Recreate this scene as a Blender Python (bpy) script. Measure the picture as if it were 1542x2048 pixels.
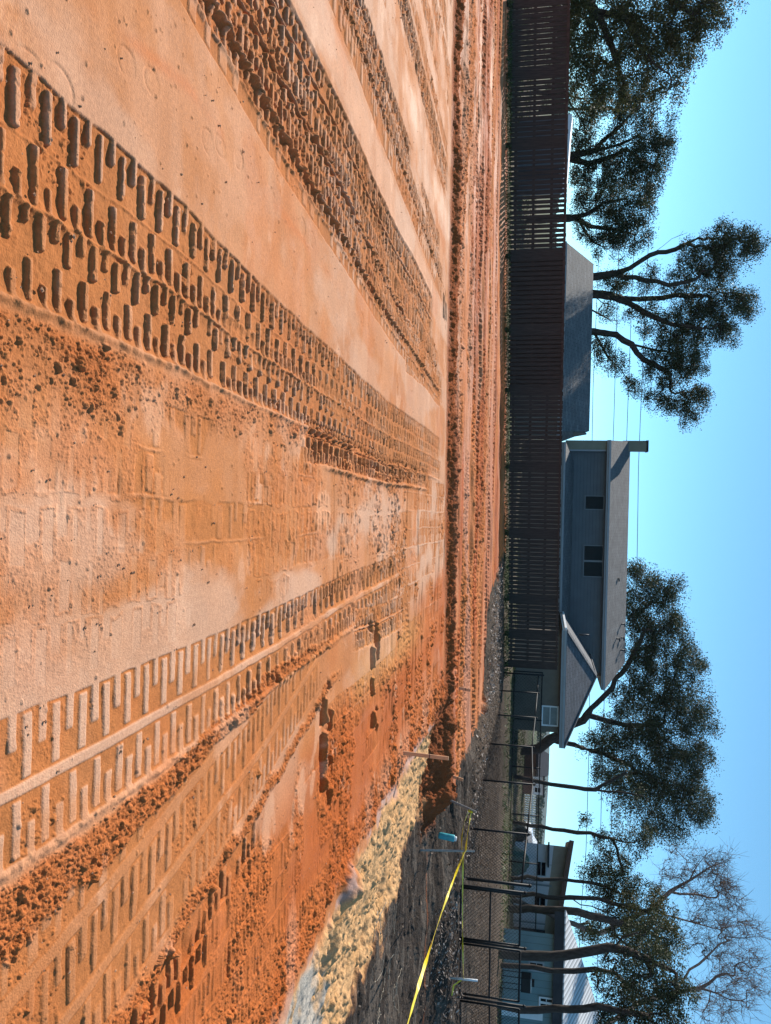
import bpy, math, random
import numpy as np
from math import sin, cos, tan, atan, radians, pi, sqrt
from mathutils import Vector, Matrix
random.seed(7); RNG = np.random.default_rng(11)
S = bpy.context.scene
COL = S.collection
for o in list(bpy.data.objects): bpy.data.objects.remove(o)

# ------------------------------------------------------------------ camera
FPX = 1600.0; PITCH = atan(321 / 1600.0); ROLL = radians(1.5); EYE = 1.6
F_ = np.array([0, cos(PITCH), -sin(PITCH)]); U0 = np.array([0, sin(PITCH), cos(PITCH)]); X_ = np.array([1., 0, 0])
R_ = cos(ROLL) * X_ + sin(ROLL) * U0          # the level-ish right hand direction
U_ = cos(ROLL) * U0 - sin(ROLL) * X_          # the photographer held the phone on its side: "up" is picture right
cam = bpy.data.cameras.new('camera'); co = bpy.data.objects.new('camera', cam); COL.objects.link(co)
cx, cy, cz = Vector(U_), Vector(-R_), Vector(-F_)
co.matrix_world = Matrix(((cx.x, cy.x, cz.x, 0), (cx.y, cy.y, cz.y, 0), (cx.z, cy.z, cz.z, EYE), (0, 0, 0, 1)))
cam.sensor_fit = 'VERTICAL'; cam.sensor_height = 36; cam.lens = FPX / 2048 * 36
cam.clip_start = 0.05; cam.clip_end = 8000
S.camera = co
S.render.resolution_x = 771; S.render.resolution_y = 1024

# ------------------------------------------------------------------ sky, sun, exposure
SUN_AZ = radians(-33.0)      # measured from +Y towards +X
SUN_EL = radians(33.0)
w = bpy.data.worlds.new("World"); S.world = w; w.use_nodes = True
nt = w.node_tree; nt.nodes.clear()
wo = nt.nodes.new('ShaderNodeOutputWorld'); bg = nt.nodes.new('ShaderNodeBackground'); sk = nt.nodes.new('ShaderNodeTexSky')
sk.sky_type = 'NISHITA'; sk.sun_disc = False; sk.sun_elevation = SUN_EL; sk.sun_rotation = SUN_AZ
sk.altitude = 3000; sk.air_density = 0.6; sk.dust_density = 0.0; sk.ozone_density = 6.0
bg.inputs[1].default_value = 0.145
gm = nt.nodes.new('ShaderNodeGamma'); gm.inputs[1].default_value = 0.8
tn = nt.nodes.new('ShaderNodeMix'); tn.data_type = 'RGBA'; tn.blend_type = 'MULTIPLY'; tn.inputs[0].default_value = 1.0
tn.clamp_result = False; tn.inputs[7].default_value = (0.98, 1.33, 1.14, 1)
nt.links.new(sk.outputs[0], gm.inputs[0]); nt.links.new(gm.outputs[0], tn.inputs[6]); nt.links.new(tn.outputs[2], bg.inputs[0]); nt.links.new(bg.outputs[0], wo.inputs[0])
sl = bpy.data.lights.new('sun', 'SUN'); sl.energy = 3.9; sl.angle = radians(0.55); sl.color = (1.0, 0.93, 0.83)
so = bpy.data.objects.new('sun', sl); COL.objects.link(so)
sdir = Vector((sin(SUN_AZ) * cos(SUN_EL), cos(SUN_AZ) * cos(SUN_EL), sin(SUN_EL)))
so.rotation_euler = sdir.to_track_quat('Z', 'Y').to_euler(); so.location = (0, 0, 30)
S.view_settings.view_transform = 'Standard'; S.view_settings.look = 'None'
S.view_settings.gamma = 1; S.view_settings.exposure = 0.9
S.render.engine = 'CYCLES'
S.cycles.max_bounces = 6; S.cycles.transparent_max_bounces = 16

# ------------------------------------------------------------------ survey helpers (photograph measurements -> metres)
def ray(x, y): return F_ + (y - 1024) / FPX * R_ + (x - 771) / FPX * U_
def P(x, y, Y):
    d = ray(x, y); q = d * (Y / d[1]); return Vector((q[0], q[1], q[2] + EYE))
def G(x, y, z=0.0):
    d = ray(x, y); t = (z - EYE) / d[2]; return Vector((d[0] * t, d[1] * t, z))

ORG = {}
def tag(o, label=None, cat=None, group=None, kind=None):
    if label: o['label'] = label
    if cat: o['category'] = cat
    if group: o['group'] = group
    if kind: o['kind'] = kind
    return o
def thing(name, loc, label, cat, group=None):
    o = bpy.data.objects.new(name, None); COL.objects.link(o); o.location = loc; o.empty_display_size = 0.2
    ORG[o.name] = Vector(loc); tag(o, label, cat, group); return o

class MB:
    def __init__(s): s.v = []; s.f = []
    def add(s, vs, fs):
        n = len(s.v); s.v += [tuple(v) for v in vs]; s.f += [tuple(i + n for i in f) for f in fs]; return s
    def box(s, x0, x1, y0, y1, z0, z1):
        return s.add([(x0,y0,z0),(x1,y0,z0),(x1,y1,z0),(x0,y1,z0),(x0,y0,z1),(x1,y0,z1),(x1,y1,z1),(x0,y1,z1)],
                     [(0,3,2,1),(4,5,6,7),(0,1,5,4),(1,2,6,5),(2,3,7,6),(3,0,4,7)])
    def bar(s, a, b, w, h, up=(0,0,1)):      # a rectangular bar from a to b
        a = Vector(a); b = Vector(b); d = (b - a).normalized(); u = Vector(up)
        sd = d.cross(u)
        if sd.length < 1e-4: sd = d.cross(Vector((1,0,0)))
        sd.normalize(); u = sd.cross(d)
        vs = [p + sd * i * w / 2 + u * j * h / 2 for p in (a, b) for i, j in ((-1,-1),(1,-1),(1,1),(-1,1))]
        return s.add(vs, [(3,2,1,0),(4,5,6,7),(0,1,5,4),(1,2,6,5),(2,3,7,6),(3,0,4,7)])
    def tube(s, pts, rad, n=6, caps=True):
        pts = [Vector(p) for p in pts]
        if not hasattr(rad, '__len__'): rad = [rad] * len(pts)
        vs = []; fs = []; ref = Vector((0.31, 0.17, 0.93))
        for i, p in enumerate(pts):
            d = (pts[min(i+1, len(pts)-1)] - pts[max(i-1, 0)])
            if d.length < 1e-6: d = Vector((0,0,1))
            d.normalize(); a = d.cross(ref)
            if a.length < 1e-3: a = d.cross(Vector((1,0,0)))
            a.normalize(); b = d.cross(a); ref = b.cross(d) if False else ref
            for k in range(n):
                t = 2 * pi * k / n; vs.append(p + (a * cos(t) + b * sin(t)) * rad[i])
        for i in range(len(pts) - 1):
            for k in range(n):
                fs.append((i*n+k, i*n+(k+1) % n, (i+1)*n+(k+1) % n, (i+1)*n+k))
        if caps: fs.append(tuple(range(n))[::-1]); fs.append(tuple((len(pts)-1)*n+k for k in range(n)))
        return s.add(vs, fs)
    def lathe(s, c, prof, n=20):
        pts = [(c[0]+r*cos(2*pi*k/n), c[1]+r*sin(2*pi*k/n), c[2]+z) for r, z in prof for k in range(n)]
        fs = [(i*n+k, i*n+(k+1) % n, (i+1)*n+(k+1) % n, (i+1)*n+k) for i in range(len(prof)-1) for k in range(n)]
        fs.append(tuple(range(n))[::-1]); fs.append(tuple((len(prof)-1)*n+k for k in range(n)))
        return s.add(pts, fs)
    def slab(s, pts, th):                     # polygon given from outside, thickened inwards
        pts = [Vector(p) for p in pts]; nrm = (pts[1]-pts[0]).cross(pts[2]-pts[0]).normalized()
        n = len(pts); vs = pts + [p - nrm * th for p in pts]
        fs = [tuple(range(n)), tuple(range(n, 2*n))[::-1]] + [(i, i+n, (i+1) % n + n, (i+1) % n) for i in range(n)]
        return s.add(vs, fs)
    def build(s, name, mat, parent=None, smooth=False, bevel=0):
        o3 = Vector((0,0,0)); p = parent
        while p is not None: o3 += ORG.get(p.name, Vector((0,0,0))); p = p.parent
        me = bpy.data.meshes.new(name)
        me.from_pydata([(v[0]-o3.x, v[1]-o3.y, v[2]-o3.z) for v in s.v], [], s.f); me.materials.append(mat); me.update()
        if smooth: me.polygons.foreach_set('use_smooth', [True]*len(me.polygons))
        o = bpy.data.objects.new(name, me); COL.objects.link(o)
        if parent is not None: o.parent = parent
        if bevel:
            b = o.modifiers.new('bevel', 'BEVEL'); b.width = bevel; b.segments = 2; b.limit_method = 'ANGLE'
        return o

# ------------------------------------------------------------------ materials
def new_mat(name):
    m = bpy.data.materials.new(name); m.use_nodes = True; n = m.node_tree; n.nodes.clear()
    out = n.nodes.new('ShaderNodeOutputMaterial'); b = n.nodes.new('ShaderNodeBsdfPrincipled')
    n.links.new(b.outputs[0], out.inputs[0]); return m, n, b
def mat(name, c, rough=0.8, var=0.25, scale=6.0, bump=0.0, bscale=60.0, metal=0.0, spec=0.3, stretch=(1,1,1), c2=None):
    m, n, b = new_mat(name)
    tc = n.nodes.new('ShaderNodeTexCoord'); mp = n.nodes.new('ShaderNodeMapping'); mp.inputs['Scale'].default_value = stretch
    n.links.new(tc.outputs['Object'], mp.inputs[0])
    nz = n.nodes.new('ShaderNodeTexNoise'); nz.inputs['Scale'].default_value = scale; nz.inputs['Detail'].default_value = 6; nz.inputs['Roughness'].default_value = .62
    n.links.new(mp.outputs[0], nz.inputs[0])
    cr = n.nodes.new('ShaderNodeValToRGB'); cr.color_ramp.elements[0].position = .3; cr.color_ramp.elements[1].position = .72
    ca = c2 if c2 else tuple(x * (1 - var) for x in c); cb = tuple(min(1, x * (1 + var)) for x in c)
    cr.color_ramp.elements[0].color = (*ca, 1); cr.color_ramp.elements[1].color = (*cb, 1)
    n.links.new(nz.outputs[0], cr.inputs[0]); n.links.new(cr.outputs[0], b.inputs['Base Color'])
    b.inputs['Roughness'].default_value = rough; b.inputs['Metallic'].default_value = metal
    b.inputs['Specular IOR Level'].default_value = spec
    if bump:
        n2 = n.nodes.new('ShaderNodeTexNoise'); n2.inputs['Scale'].default_value = bscale; n2.inputs['Detail'].default_value = 5
        n.links.new(mp.outputs[0], n2.inputs[0])
        bp = n.nodes.new('ShaderNodeBump'); bp.inputs['Strength'].default_value = .6; bp.inputs['Distance'].default_value = bump
        n.links.new(n2.outputs[0], bp.inputs['Height']); n.links.new(bp.outputs[0], b.inputs['Normal'])
    return m
def shingle_mat(name, c, rows=7.0):
    m, n, b = new_mat(name)
    tc = n.nodes.new('ShaderNodeTexCoord'); sep = n.nodes.new('ShaderNodeSeparateXYZ'); cmb = n.nodes.new('ShaderNodeCombineXYZ')
    n.links.new(tc.outputs['Object'], sep.inputs[0])
    add = n.nodes.new('ShaderNodeMath'); add.operation = 'ADD'
    n.links.new(sep.outputs['X'], add.inputs[0]); n.links.new(sep.outputs['Y'], add.inputs[1])
    n.links.new(sep.outputs['X'], cmb.inputs[0]); n.links.new(sep.outputs['Z'], cmb.inputs[1])
    br = n.nodes.new('ShaderNodeTexBrick'); br.inputs['Scale'].default_value = 1.0
    br.inputs['Brick Width'].default_value = .33; br.inputs['Row Height'].default_value = 1 / rows
    br.inputs['Mortar Size'].default_value = .012
    br.inputs['Color1'].default_value = (*[x*.85 for x in c], 1); br.inputs['Color2'].default_value = (*[x*1.15 for x in c], 1)
    br.inputs['Mortar'].default_value = (*[x*.4 for x in c], 1)
    n.links.new(cmb.outputs[0], br.inputs['Vector'])
    nz = n.nodes.new('ShaderNodeTexNoise'); nz.inputs['Scale'].default_value = 2.2; nz.inputs['Detail'].default_value = 7
    n.links.new(tc.outputs['Object'], nz.inputs[0])
    mx = n.nodes.new('ShaderNodeMix'); mx.data_type = 'RGBA'; mx.blend_type = 'OVERLAY'; mx.inputs[0].default_value = .5
    n.links.new(br.outputs[0], mx.inputs[6]); n.links.new(nz.outputs[0], mx.inputs[7]); n.links.new(mx.outputs[2], b.inputs['Base Color'])
    b.inputs['Roughness'].default_value = .85
    bp = n.nodes.new('ShaderNodeBump'); bp.inputs['Distance'].default_value = .02; bp.inputs['Strength'].default_value = .8
    n.links.new(br.outputs['Fac'], bp.inputs['Height']); bp.invert = True
    n.links.new(bp.outputs[0], b.inputs['Normal']); return m
def siding_mat(name, c, pitch=.2, axis='Z', dark=.55, depth=.015):
    m, n, b = new_mat(name)
    tc = n.nodes.new('ShaderNodeTexCoord'); sep = n.nodes.new('ShaderNodeSeparateXYZ'); n.links.new(tc.outputs['Object'], sep.inputs[0])
    mu = n.nodes.new('ShaderNodeMath'); mu.operation = 'MULTIPLY'; mu.inputs[1].default_value = 1/pitch
    n.links.new(sep.outputs[axis], mu.inputs[0])
    fr = n.nodes.new('ShaderNodeMath'); fr.operation = 'FRACT'; n.links.new(mu.outputs[0], fr.inputs[0])
    cr = n.nodes.new('ShaderNodeValToRGB'); e = cr.color_ramp.elements
    e[0].position = 0.0; e[0].color = (*[x*dark for x in c], 1); e[1].position = .1 if name != 'corrugated_roof_sheet' else .75; e[1].color = (*c, 1)  # wide dark ramp paints the furrow shade of the corrugated sheet
    n.links.new(fr.outputs[0], cr.inputs[0])
    nz = n.nodes.new('ShaderNodeTexNoise'); nz.inputs['Scale'].default_value = 1.4; nz.inputs['Detail'].default_value = 8
    n.links.new(tc.outputs['Object'], nz.inputs[0])
    mx = n.nodes.new('ShaderNodeMix'); mx.data_type = 'RGBA'; mx.blend_type = 'OVERLAY'; mx.inputs[0].default_value = .3
    n.links.new(cr.outputs[0], mx.inputs[6]); n.links.new(nz.outputs[0], mx.inputs[7]); n.links.new(mx.outputs[2], b.inputs['Base Color'])
    b.inputs['Roughness'].default_value = .7
    bp = n.nodes.new('ShaderNodeBump'); bp.inputs['Distance'].default_value = depth
    n.links.new(fr.outputs[0], bp.inputs['Height']); n.links.new(bp.outputs[0], b.inputs['Normal']); return m
def leaf_mat(name, c, c2):
    m = bpy.data.materials.new(name); m.use_nodes = True; n = m.node_tree; n.nodes.clear()
    out = n.nodes.new('ShaderNodeOutputMaterial'); geo = n.nodes.new('ShaderNodeObjectInfo')
    at = n.nodes.new('ShaderNodeAttribute'); at.attribute_name = 'tint'
    mx = n.nodes.new('ShaderNodeMix'); mx.data_type = 'RGBA'; mx.inputs[6].default_value = (*c, 1); mx.inputs[7].default_value = (*c2, 1)
    n.links.new(at.outputs['Fac'], mx.inputs[0])
    b = n.nodes.new('ShaderNodeBsdfPrincipled'); b.inputs['Roughness'].default_value = .6; b.inputs['Specular IOR Level'].default_value = .28
    tr = n.nodes.new('ShaderNodeBsdfTranslucent'); ms = n.nodes.new('ShaderNodeMixShader'); ms.inputs[0].default_value = .22
    n.links.new(mx.outputs[2], b.inputs['Base Color']); n.links.new(mx.outputs[2], tr.inputs[0])
    n.links.new(b.outputs[0], ms.inputs[1]); n.links.new(tr.outputs[0], ms.inputs[2]); n.links.new(ms.outputs[0], out.inputs[0])
    return m

M = {}
M['fence'] = mat('weathered_fence_boards', (.050, .037, .031), .85, .45, 5, .004, 40, stretch=(9, 9, .6))
M['fence_rail'] = mat('fence_rail_wood', (.065, .040, .031), .85, .4, 4, .003, 40)
M['stake_wood'] = mat('raw_stake_pine', (.52, .30, .17), .8, .2, 9, .002, 60, stretch=(6, 6, 1))
M['bark'] = mat('oak_bark', (.055, .043, .036), .95, .5, 9, .03, 12, stretch=(1, 1, .4))
M['bark_grey'] = mat('pale_twig_bark', (.17, .125, .11), .9, .35, 9)
M['wall_blue'] = siding_mat('blue_grey_lap_siding', (.105, .115, .13), .19, 'Z', .75)
M['wall_tan'] = mat('tan_render_wall', (.17, .14, .115), .85, .15, 2)
M['wall_olive'] = mat('olive_chimney_siding', (.22, .215, .17), .85, .12, 2)
M['wall_white'] = siding_mat('grey_white_panel_wall', (.80, .78, .82), 1.22, 'X', .7, .006)
M['wall_teal'] = siding_mat('teal_board_wall', (.16, .25, .27), .3, 'X', .5, .02)
M['shingle'] = shingle_mat('grey_roof_shingles', (.16, .155, .155), 15.0)
M['shingle_dark'] = shingle_mat('weathered_dark_shingles', (.12, .125, .14), 13.0)
M['trim'] = mat('grey_trim_paint', (.30, .32, .35), .5, .08, 3)
M['trim_white'] = mat('white_trim_paint', (.72, .74, .78), .45, .08, 3)
M['brown'] = mat('brown_fascia_paint', (.13, .075, .055), .7, .2, 3)
M['dark_beam'] = mat('dark_stained_beam', (.035, .035, .042), .7, .3, 3)
M['beige'] = mat('beige_gable_panel', (.40, .36, .30), .8, .15, 2)
M['metal_black'] = mat('black_fence_coating', (.014, .015, .016), .55, .2, 20, spec=.2)
M['galv'] = mat('galvanised_steel', (.33, .33, .34), .4, .2, 30, metal=.7)
M['pvc'] = mat('white_stake_paint', (.7, .72, .75), .5, .1, 30)
M['pipe'] = mat('dark_vent_pipe', (.05, .05, .055), .6, .2, 30)
M['roof_metal'] = siding_mat('corrugated_roof_sheet', (.74, .76, .78), .30, 'X', .35, .05)
M['brick'] = mat('dull_red_brick', (.25, .12, .09), .9, .25, 8)
M['plaster_tarp'] = mat('green_tarpaulin', (.05, .14, .11), .45, .5, 3, .02, 6, spec=.5)
M['teal_plastic'] = mat('teal_plastic_tub', (.06, .36, .42), .4, .12, 8)
M['white_plastic'] = mat('white_plastic_lid', (.75, .76, .76), .4, .05, 8)
M['car_paint'] = mat('silver_white_car_paint', (.62, .64, .66), .25, .05, 2, spec=.6)
M['rubber'] = mat('tyre_rubber', (.02, .02, .02), .8, .2, 30)
M['leaf_oak'] = leaf_mat('live_oak_leaves', (.030, .043, .020), (.075, .085, .035))
M['leaf_olive'] = leaf_mat('olive_green_leaves', (.045, .052, .018), (.12, .11, .035))
M['leaf_rust'] = leaf_mat('dry_russet_leaves', (.09, .055, .03), (.20, .12, .065))
M['leaf_far'] = leaf_mat('far_tree_leaves', (.03, .05, .04), (.06, .08, .05))
M['wire'] = mat('overhead_cable', (.04, .04, .045), .6, .1, 5)
M['win'] = mat('grey_window_frames', (.20, .21, .23), .5, .08, 3)
m, n, b = new_mat('yellow_tape_plastic'); b.inputs['Base Color'].default_value = (.85, .66, .02, 1); b.inputs['Roughness'].default_value = .35; M['tape'] = m
tc = n.nodes.new('ShaderNodeTexCoord'); nz = n.nodes.new('ShaderNodeTexNoise'); nz.inputs['Scale'].default_value = 5; cr = n.nodes.new('ShaderNodeValToRGB')
cr.color_ramp.elements[0].color = (.62, .46, .02, 1); cr.color_ramp.elements[1].color = (.88, .72, .03, 1)
n.links.new(tc.outputs['Object'], nz.inputs[0]); n.links.new(nz.outputs[0], cr.inputs[0]); n.links.new(cr.outputs[0], b.inputs['Base Color'])
m, n, b = new_mat('dark_window_glass'); b.inputs['Base Color'].default_value = (.005, .006, .009, 1); b.inputs['Specular IOR Level'].default_value = .06; b.inputs['Roughness'].default_value = .15; M['glass'] = m
nz = n.nodes.new('ShaderNodeTexNoise'); nz.inputs['Scale'].default_value = 1.5; bp = n.nodes.new('ShaderNodeBump'); bp.inputs['Distance'].default_value = .004
n.links.new(nz.outputs[0], bp.inputs['Height']); n.links.new(bp.outputs[0], b.inputs['Normal'])

# ------------------------------------------------------------------ noise in numpy
def hsh(ix, iy, k=0):
    with np.errstate(over='ignore'):
        a = ix.astype(np.int64).astype(np.uint32)*np.uint32(374761393) + iy.astype(np.int64).astype(np.uint32)*np.uint32(668265263) + np.uint32((k*2246822519+12345) & 0xffffffff)
        a = (a ^ (a >> np.uint32(13)))*np.uint32(1274126177)
        a = (a ^ (a >> np.uint32(16)))*np.uint32(2246822519)
        a ^= a >> np.uint32(15)
    return (a & np.uint32(0xffffff)).astype(np.float32)*np.float32(1/16777216.0)
def vn(x, y, k=0):
    x = np.asarray(x, np.float32); y = np.asarray(y, np.float32)
    fx_ = np.floor(x); fy_ = np.floor(y); fx = x-fx_; fy = y-fy_
    with np.errstate(over='ignore'):
        A0 = fx_.astype(np.int32).view(np.uint32)*np.uint32(374761393); B0 = fy_.astype(np.int32).view(np.uint32)*np.uint32(668265263) + np.uint32((k*2246822519+12345) & 0xffffffff)
        A1 = A0+np.uint32(374761393); B1 = B0+np.uint32(668265263)
        def q(a):
            a = (a ^ (a >> np.uint32(13)))*np.uint32(1274126177)
            a = (a ^ (a >> np.uint32(16)))*np.uint32(2246822519)
            a ^= a >> np.uint32(15)
            return (a & np.uint32(0xffffff)).astype(np.float32)*np.float32(1/16777216.0)
        a, b, c, d = q(A0+B0), q(A1+B0), q(A0+B1), q(A1+B1)
    fx = fx*fx*(3-2*fx); fy = fy*fy*(3-2*fy)
    return (a*(1-fx)+b*fx)*(1-fy) + (c*(1-fx)+d*fx)*fy
def fbm(x, y, f, o=4, k=0, g=.5):
    s = 0; a = 1; t = 0
    for i in range(o):
        s = s + a * vn(x*f + 17.3*i, y*f - 9.1*i, k+i); t += a; a *= g; f *= 2.03
    return s / t
def ss(a, b, x):
    t = np.clip((x - a) / (b - a), 0, 1); return t*t*(3-2*t)
def clods(x, y, size, dens, k=0):      # rounded lumps, one per cell
    gx = x/size; gy = y/size; ix = np.floor(gx).astype(np.int64); iy = np.floor(gy).astype(np.int64)
    h = np.zeros(x.shape, np.float32)
    dens = np.asarray(dens, np.float32)
    for dx in (-1, 0, 1):
        for dy in (-1, 0, 1):
            jx = ix+dx; jy = iy+dy
            px = jx + .1 + .8*hsh(jx, jy, k+1); py = jy + .1 + .8*hsh(jx, jy, k+2)
            r = (.2 + .55*hsh(jx, jy, k+3)**1.5) * (hsh(jx, jy, k+4) < dens)
            d2 = (gx-px)**2 + ((gy-py)*1.15)**2
            h = np.maximum(h, np.sqrt(np.maximum(r*r - d2, 0)) * (.7+.5*hsh(jx, jy, k+5)))
    return (h*size).astype(np.float32)

# ------------------------------------------------------------------ terrain
def xrim(y): return np.interp(y, [0, 4, 5, 6, 7.6, 9, 10.3, 11.2, 12.4, 13.0], [3.75, 3.45, 3.28, 3.12, 3.05, 3.07, 3.1, 3.15, 3.22, 3.2])
def yedge(x): return np.interp(x, [-12, -7.8, -4.9, -1.8, 1.4, 4.1, 6], [12.0, 12.2, 12.45, 12.62, 13.1, 13.45, 13.7])
def xsoil(y): return np.interp(y, [13.5, 14, 17, 20.8, 21.4, 22.0, 25, 29, 40], [5.35, 5.1, 5.0, 4.95, 3.6, 2.2, 1.6, 1.2, 1.2])
def zbase(x, y):
    x = np.asarray(x, float); y = np.asarray(y, float)
    ye = yedge(x); xr = xrim(y)
    near = -0.33*ss(0, 1, (x-xr)/2.0)
    near = near - 0.09*ss(0, .25, (x-xr))*ss(2.2, .6, x-xr)*ss(9.5, 11.8, y)
    slope = np.interp(x, [-16, 5, 12], [.003, .0185, .0185])
    far = .01 + np.clip(y-14, 0, 16)*slope
    soil = np.interp(y, [0, 12.6, 14.2, 15.8, 19, 24, 40], [-.33, -.33, -.25, .10, .27, .28, .3])
    farmix = ss(4.95, 5.5, x)*ss(22, 18, y)
    far = far*(1-farmix) + soil*farmix
    wide = ss(2.9, 3.5, x)
    t = ss(-.55*wide, .45, y-ye-0.05)
    t = np.maximum(t, ss(5.2, 6.0, x)*ss(12.3, 13.2, y))
    return near*(1-t) + far*t
def berm(x, y):
    ye = yedge(x); d = y - ye - .42
    return .098*np.where(d < 0, np.exp(-(d/.17)**2), np.exp(-(d/.30)**2))*ss(5.75, 5.2, x) + .04*np.exp(-((d-.9)/.25)**2)*ss(5.5, 5.0, x)

class Tr:                                  # the arrays a tread pass works on
    pass
def tread(A, s, t, rows, depth, pitch, rw, seed, side_noise=.012, ymin=None, ymax=None, jitter=.25, strength=1.0, short=.5, mask=None, gone=.03):
    """press one pass of a rubber track; ribs stay at the old level"""
    H, K = A.h, A.press
    sel = (t > rows[0][0]-.05) & (t < rows[-1][1]+.05)
    if ymin is not None: sel &= (A.lim > ymin) & (A.lim < ymax)
    if mask is not None: sel &= mask > .02
    idx = np.nonzero(sel)[0]
    if len(idx) == 0: return
    S_ = s[idx]; T_ = t[idx]; x = A.x[idx]; y = A.y[idx]
    wob = (fbm(x, y, 9, 3, seed) - .5) * side_noise*2
    wob2 = (fbm(x, y, 22, 2, seed+5) - .5) * .007
    total = np.zeros(len(idx), np.float32); rough_ = min(1., depth/.022)
    crk = np.clip(ss(.60, .74, fbm(x, y, 30, 3, seed+20))*.30 + .10*fbm(x, y, 75, 2, seed+25), 0, 1)
    for q, (t0, t1, outer) in enumerate(rows):
        w_ = t1-t0
        e = .006
        m = ss(t0-e*1.8, t0+e*.2, T_+wob) * ss(t1+e*1.8, t1-e*.2, T_+wob)
        u = (T_+wob-t0)/w_; u = u if outer < 0 else 1-u
        ph = (S_+wob2)/(2*pitch) + .37*q + seed*.13
        k = np.floor(ph); fr = ph-k
        r1 = hsh(k, k*0+q, seed+1); r2 = hsh(k, k*0+q, seed+2); r3 = hsh(k, k*0+q, seed+3)
        hw = rw/2*(1+jitter*(r1-.5)*2)
        d1 = np.abs(fr-.25-.03*(r2-.5))*2*pitch; d2 = np.abs(fr-.75-.03*(r3-.5))*2*pitch
        ed = .003 + .04*rw
        lr = ss(hw+ed, hw-ed, d1) * (.75+.25*ss(.0, .35, r3))*(r2 > gone)
        sr = ss(hw+ed, hw-ed, d2) * ss(short+.12*(r1-.5)+.05, short+.12*(r1-.5)-.05, u) * (.7+.3*ss(.1, .5, r2))*(r3 > gone)
        ea = .02+.09*r1*rough_; eb = .98-.12*r2*rough_; lr = lr*ss(ea-.025, ea+.025, u)*ss(eb+.025, eb-.025, u)
        rib = np.clip(np.maximum(lr, sr)*(1-rough_*crk), 0, 1)
        total = np.maximum(total, m*(1-rib))
    if ymin is not None:
        total = total * ss(ymin, ymin+.3, A.lim[idx]) * ss(ymax, ymax-.3, A.lim[idx])
    if mask is not None: total = total*mask[idx]
    total = total*strength
    tt0, tt1 = rows[0][0], rows[-1][1]
    dl = depth*(.8+.4*fbm(x, y, 2.3, 2, seed+9))*(1-.45*rough_*(1-ss(tt0, tt0+.05, T_)*ss(tt1, tt1-.05, T_)))
    dl = dl + (fbm(x, y, 45, 3, seed+30)-.5)*.004*rough_
    H[idx] = H[idx]*(1-total) + (-dl)*total
    K[idx] = np.maximum(K[idx], total)

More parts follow.
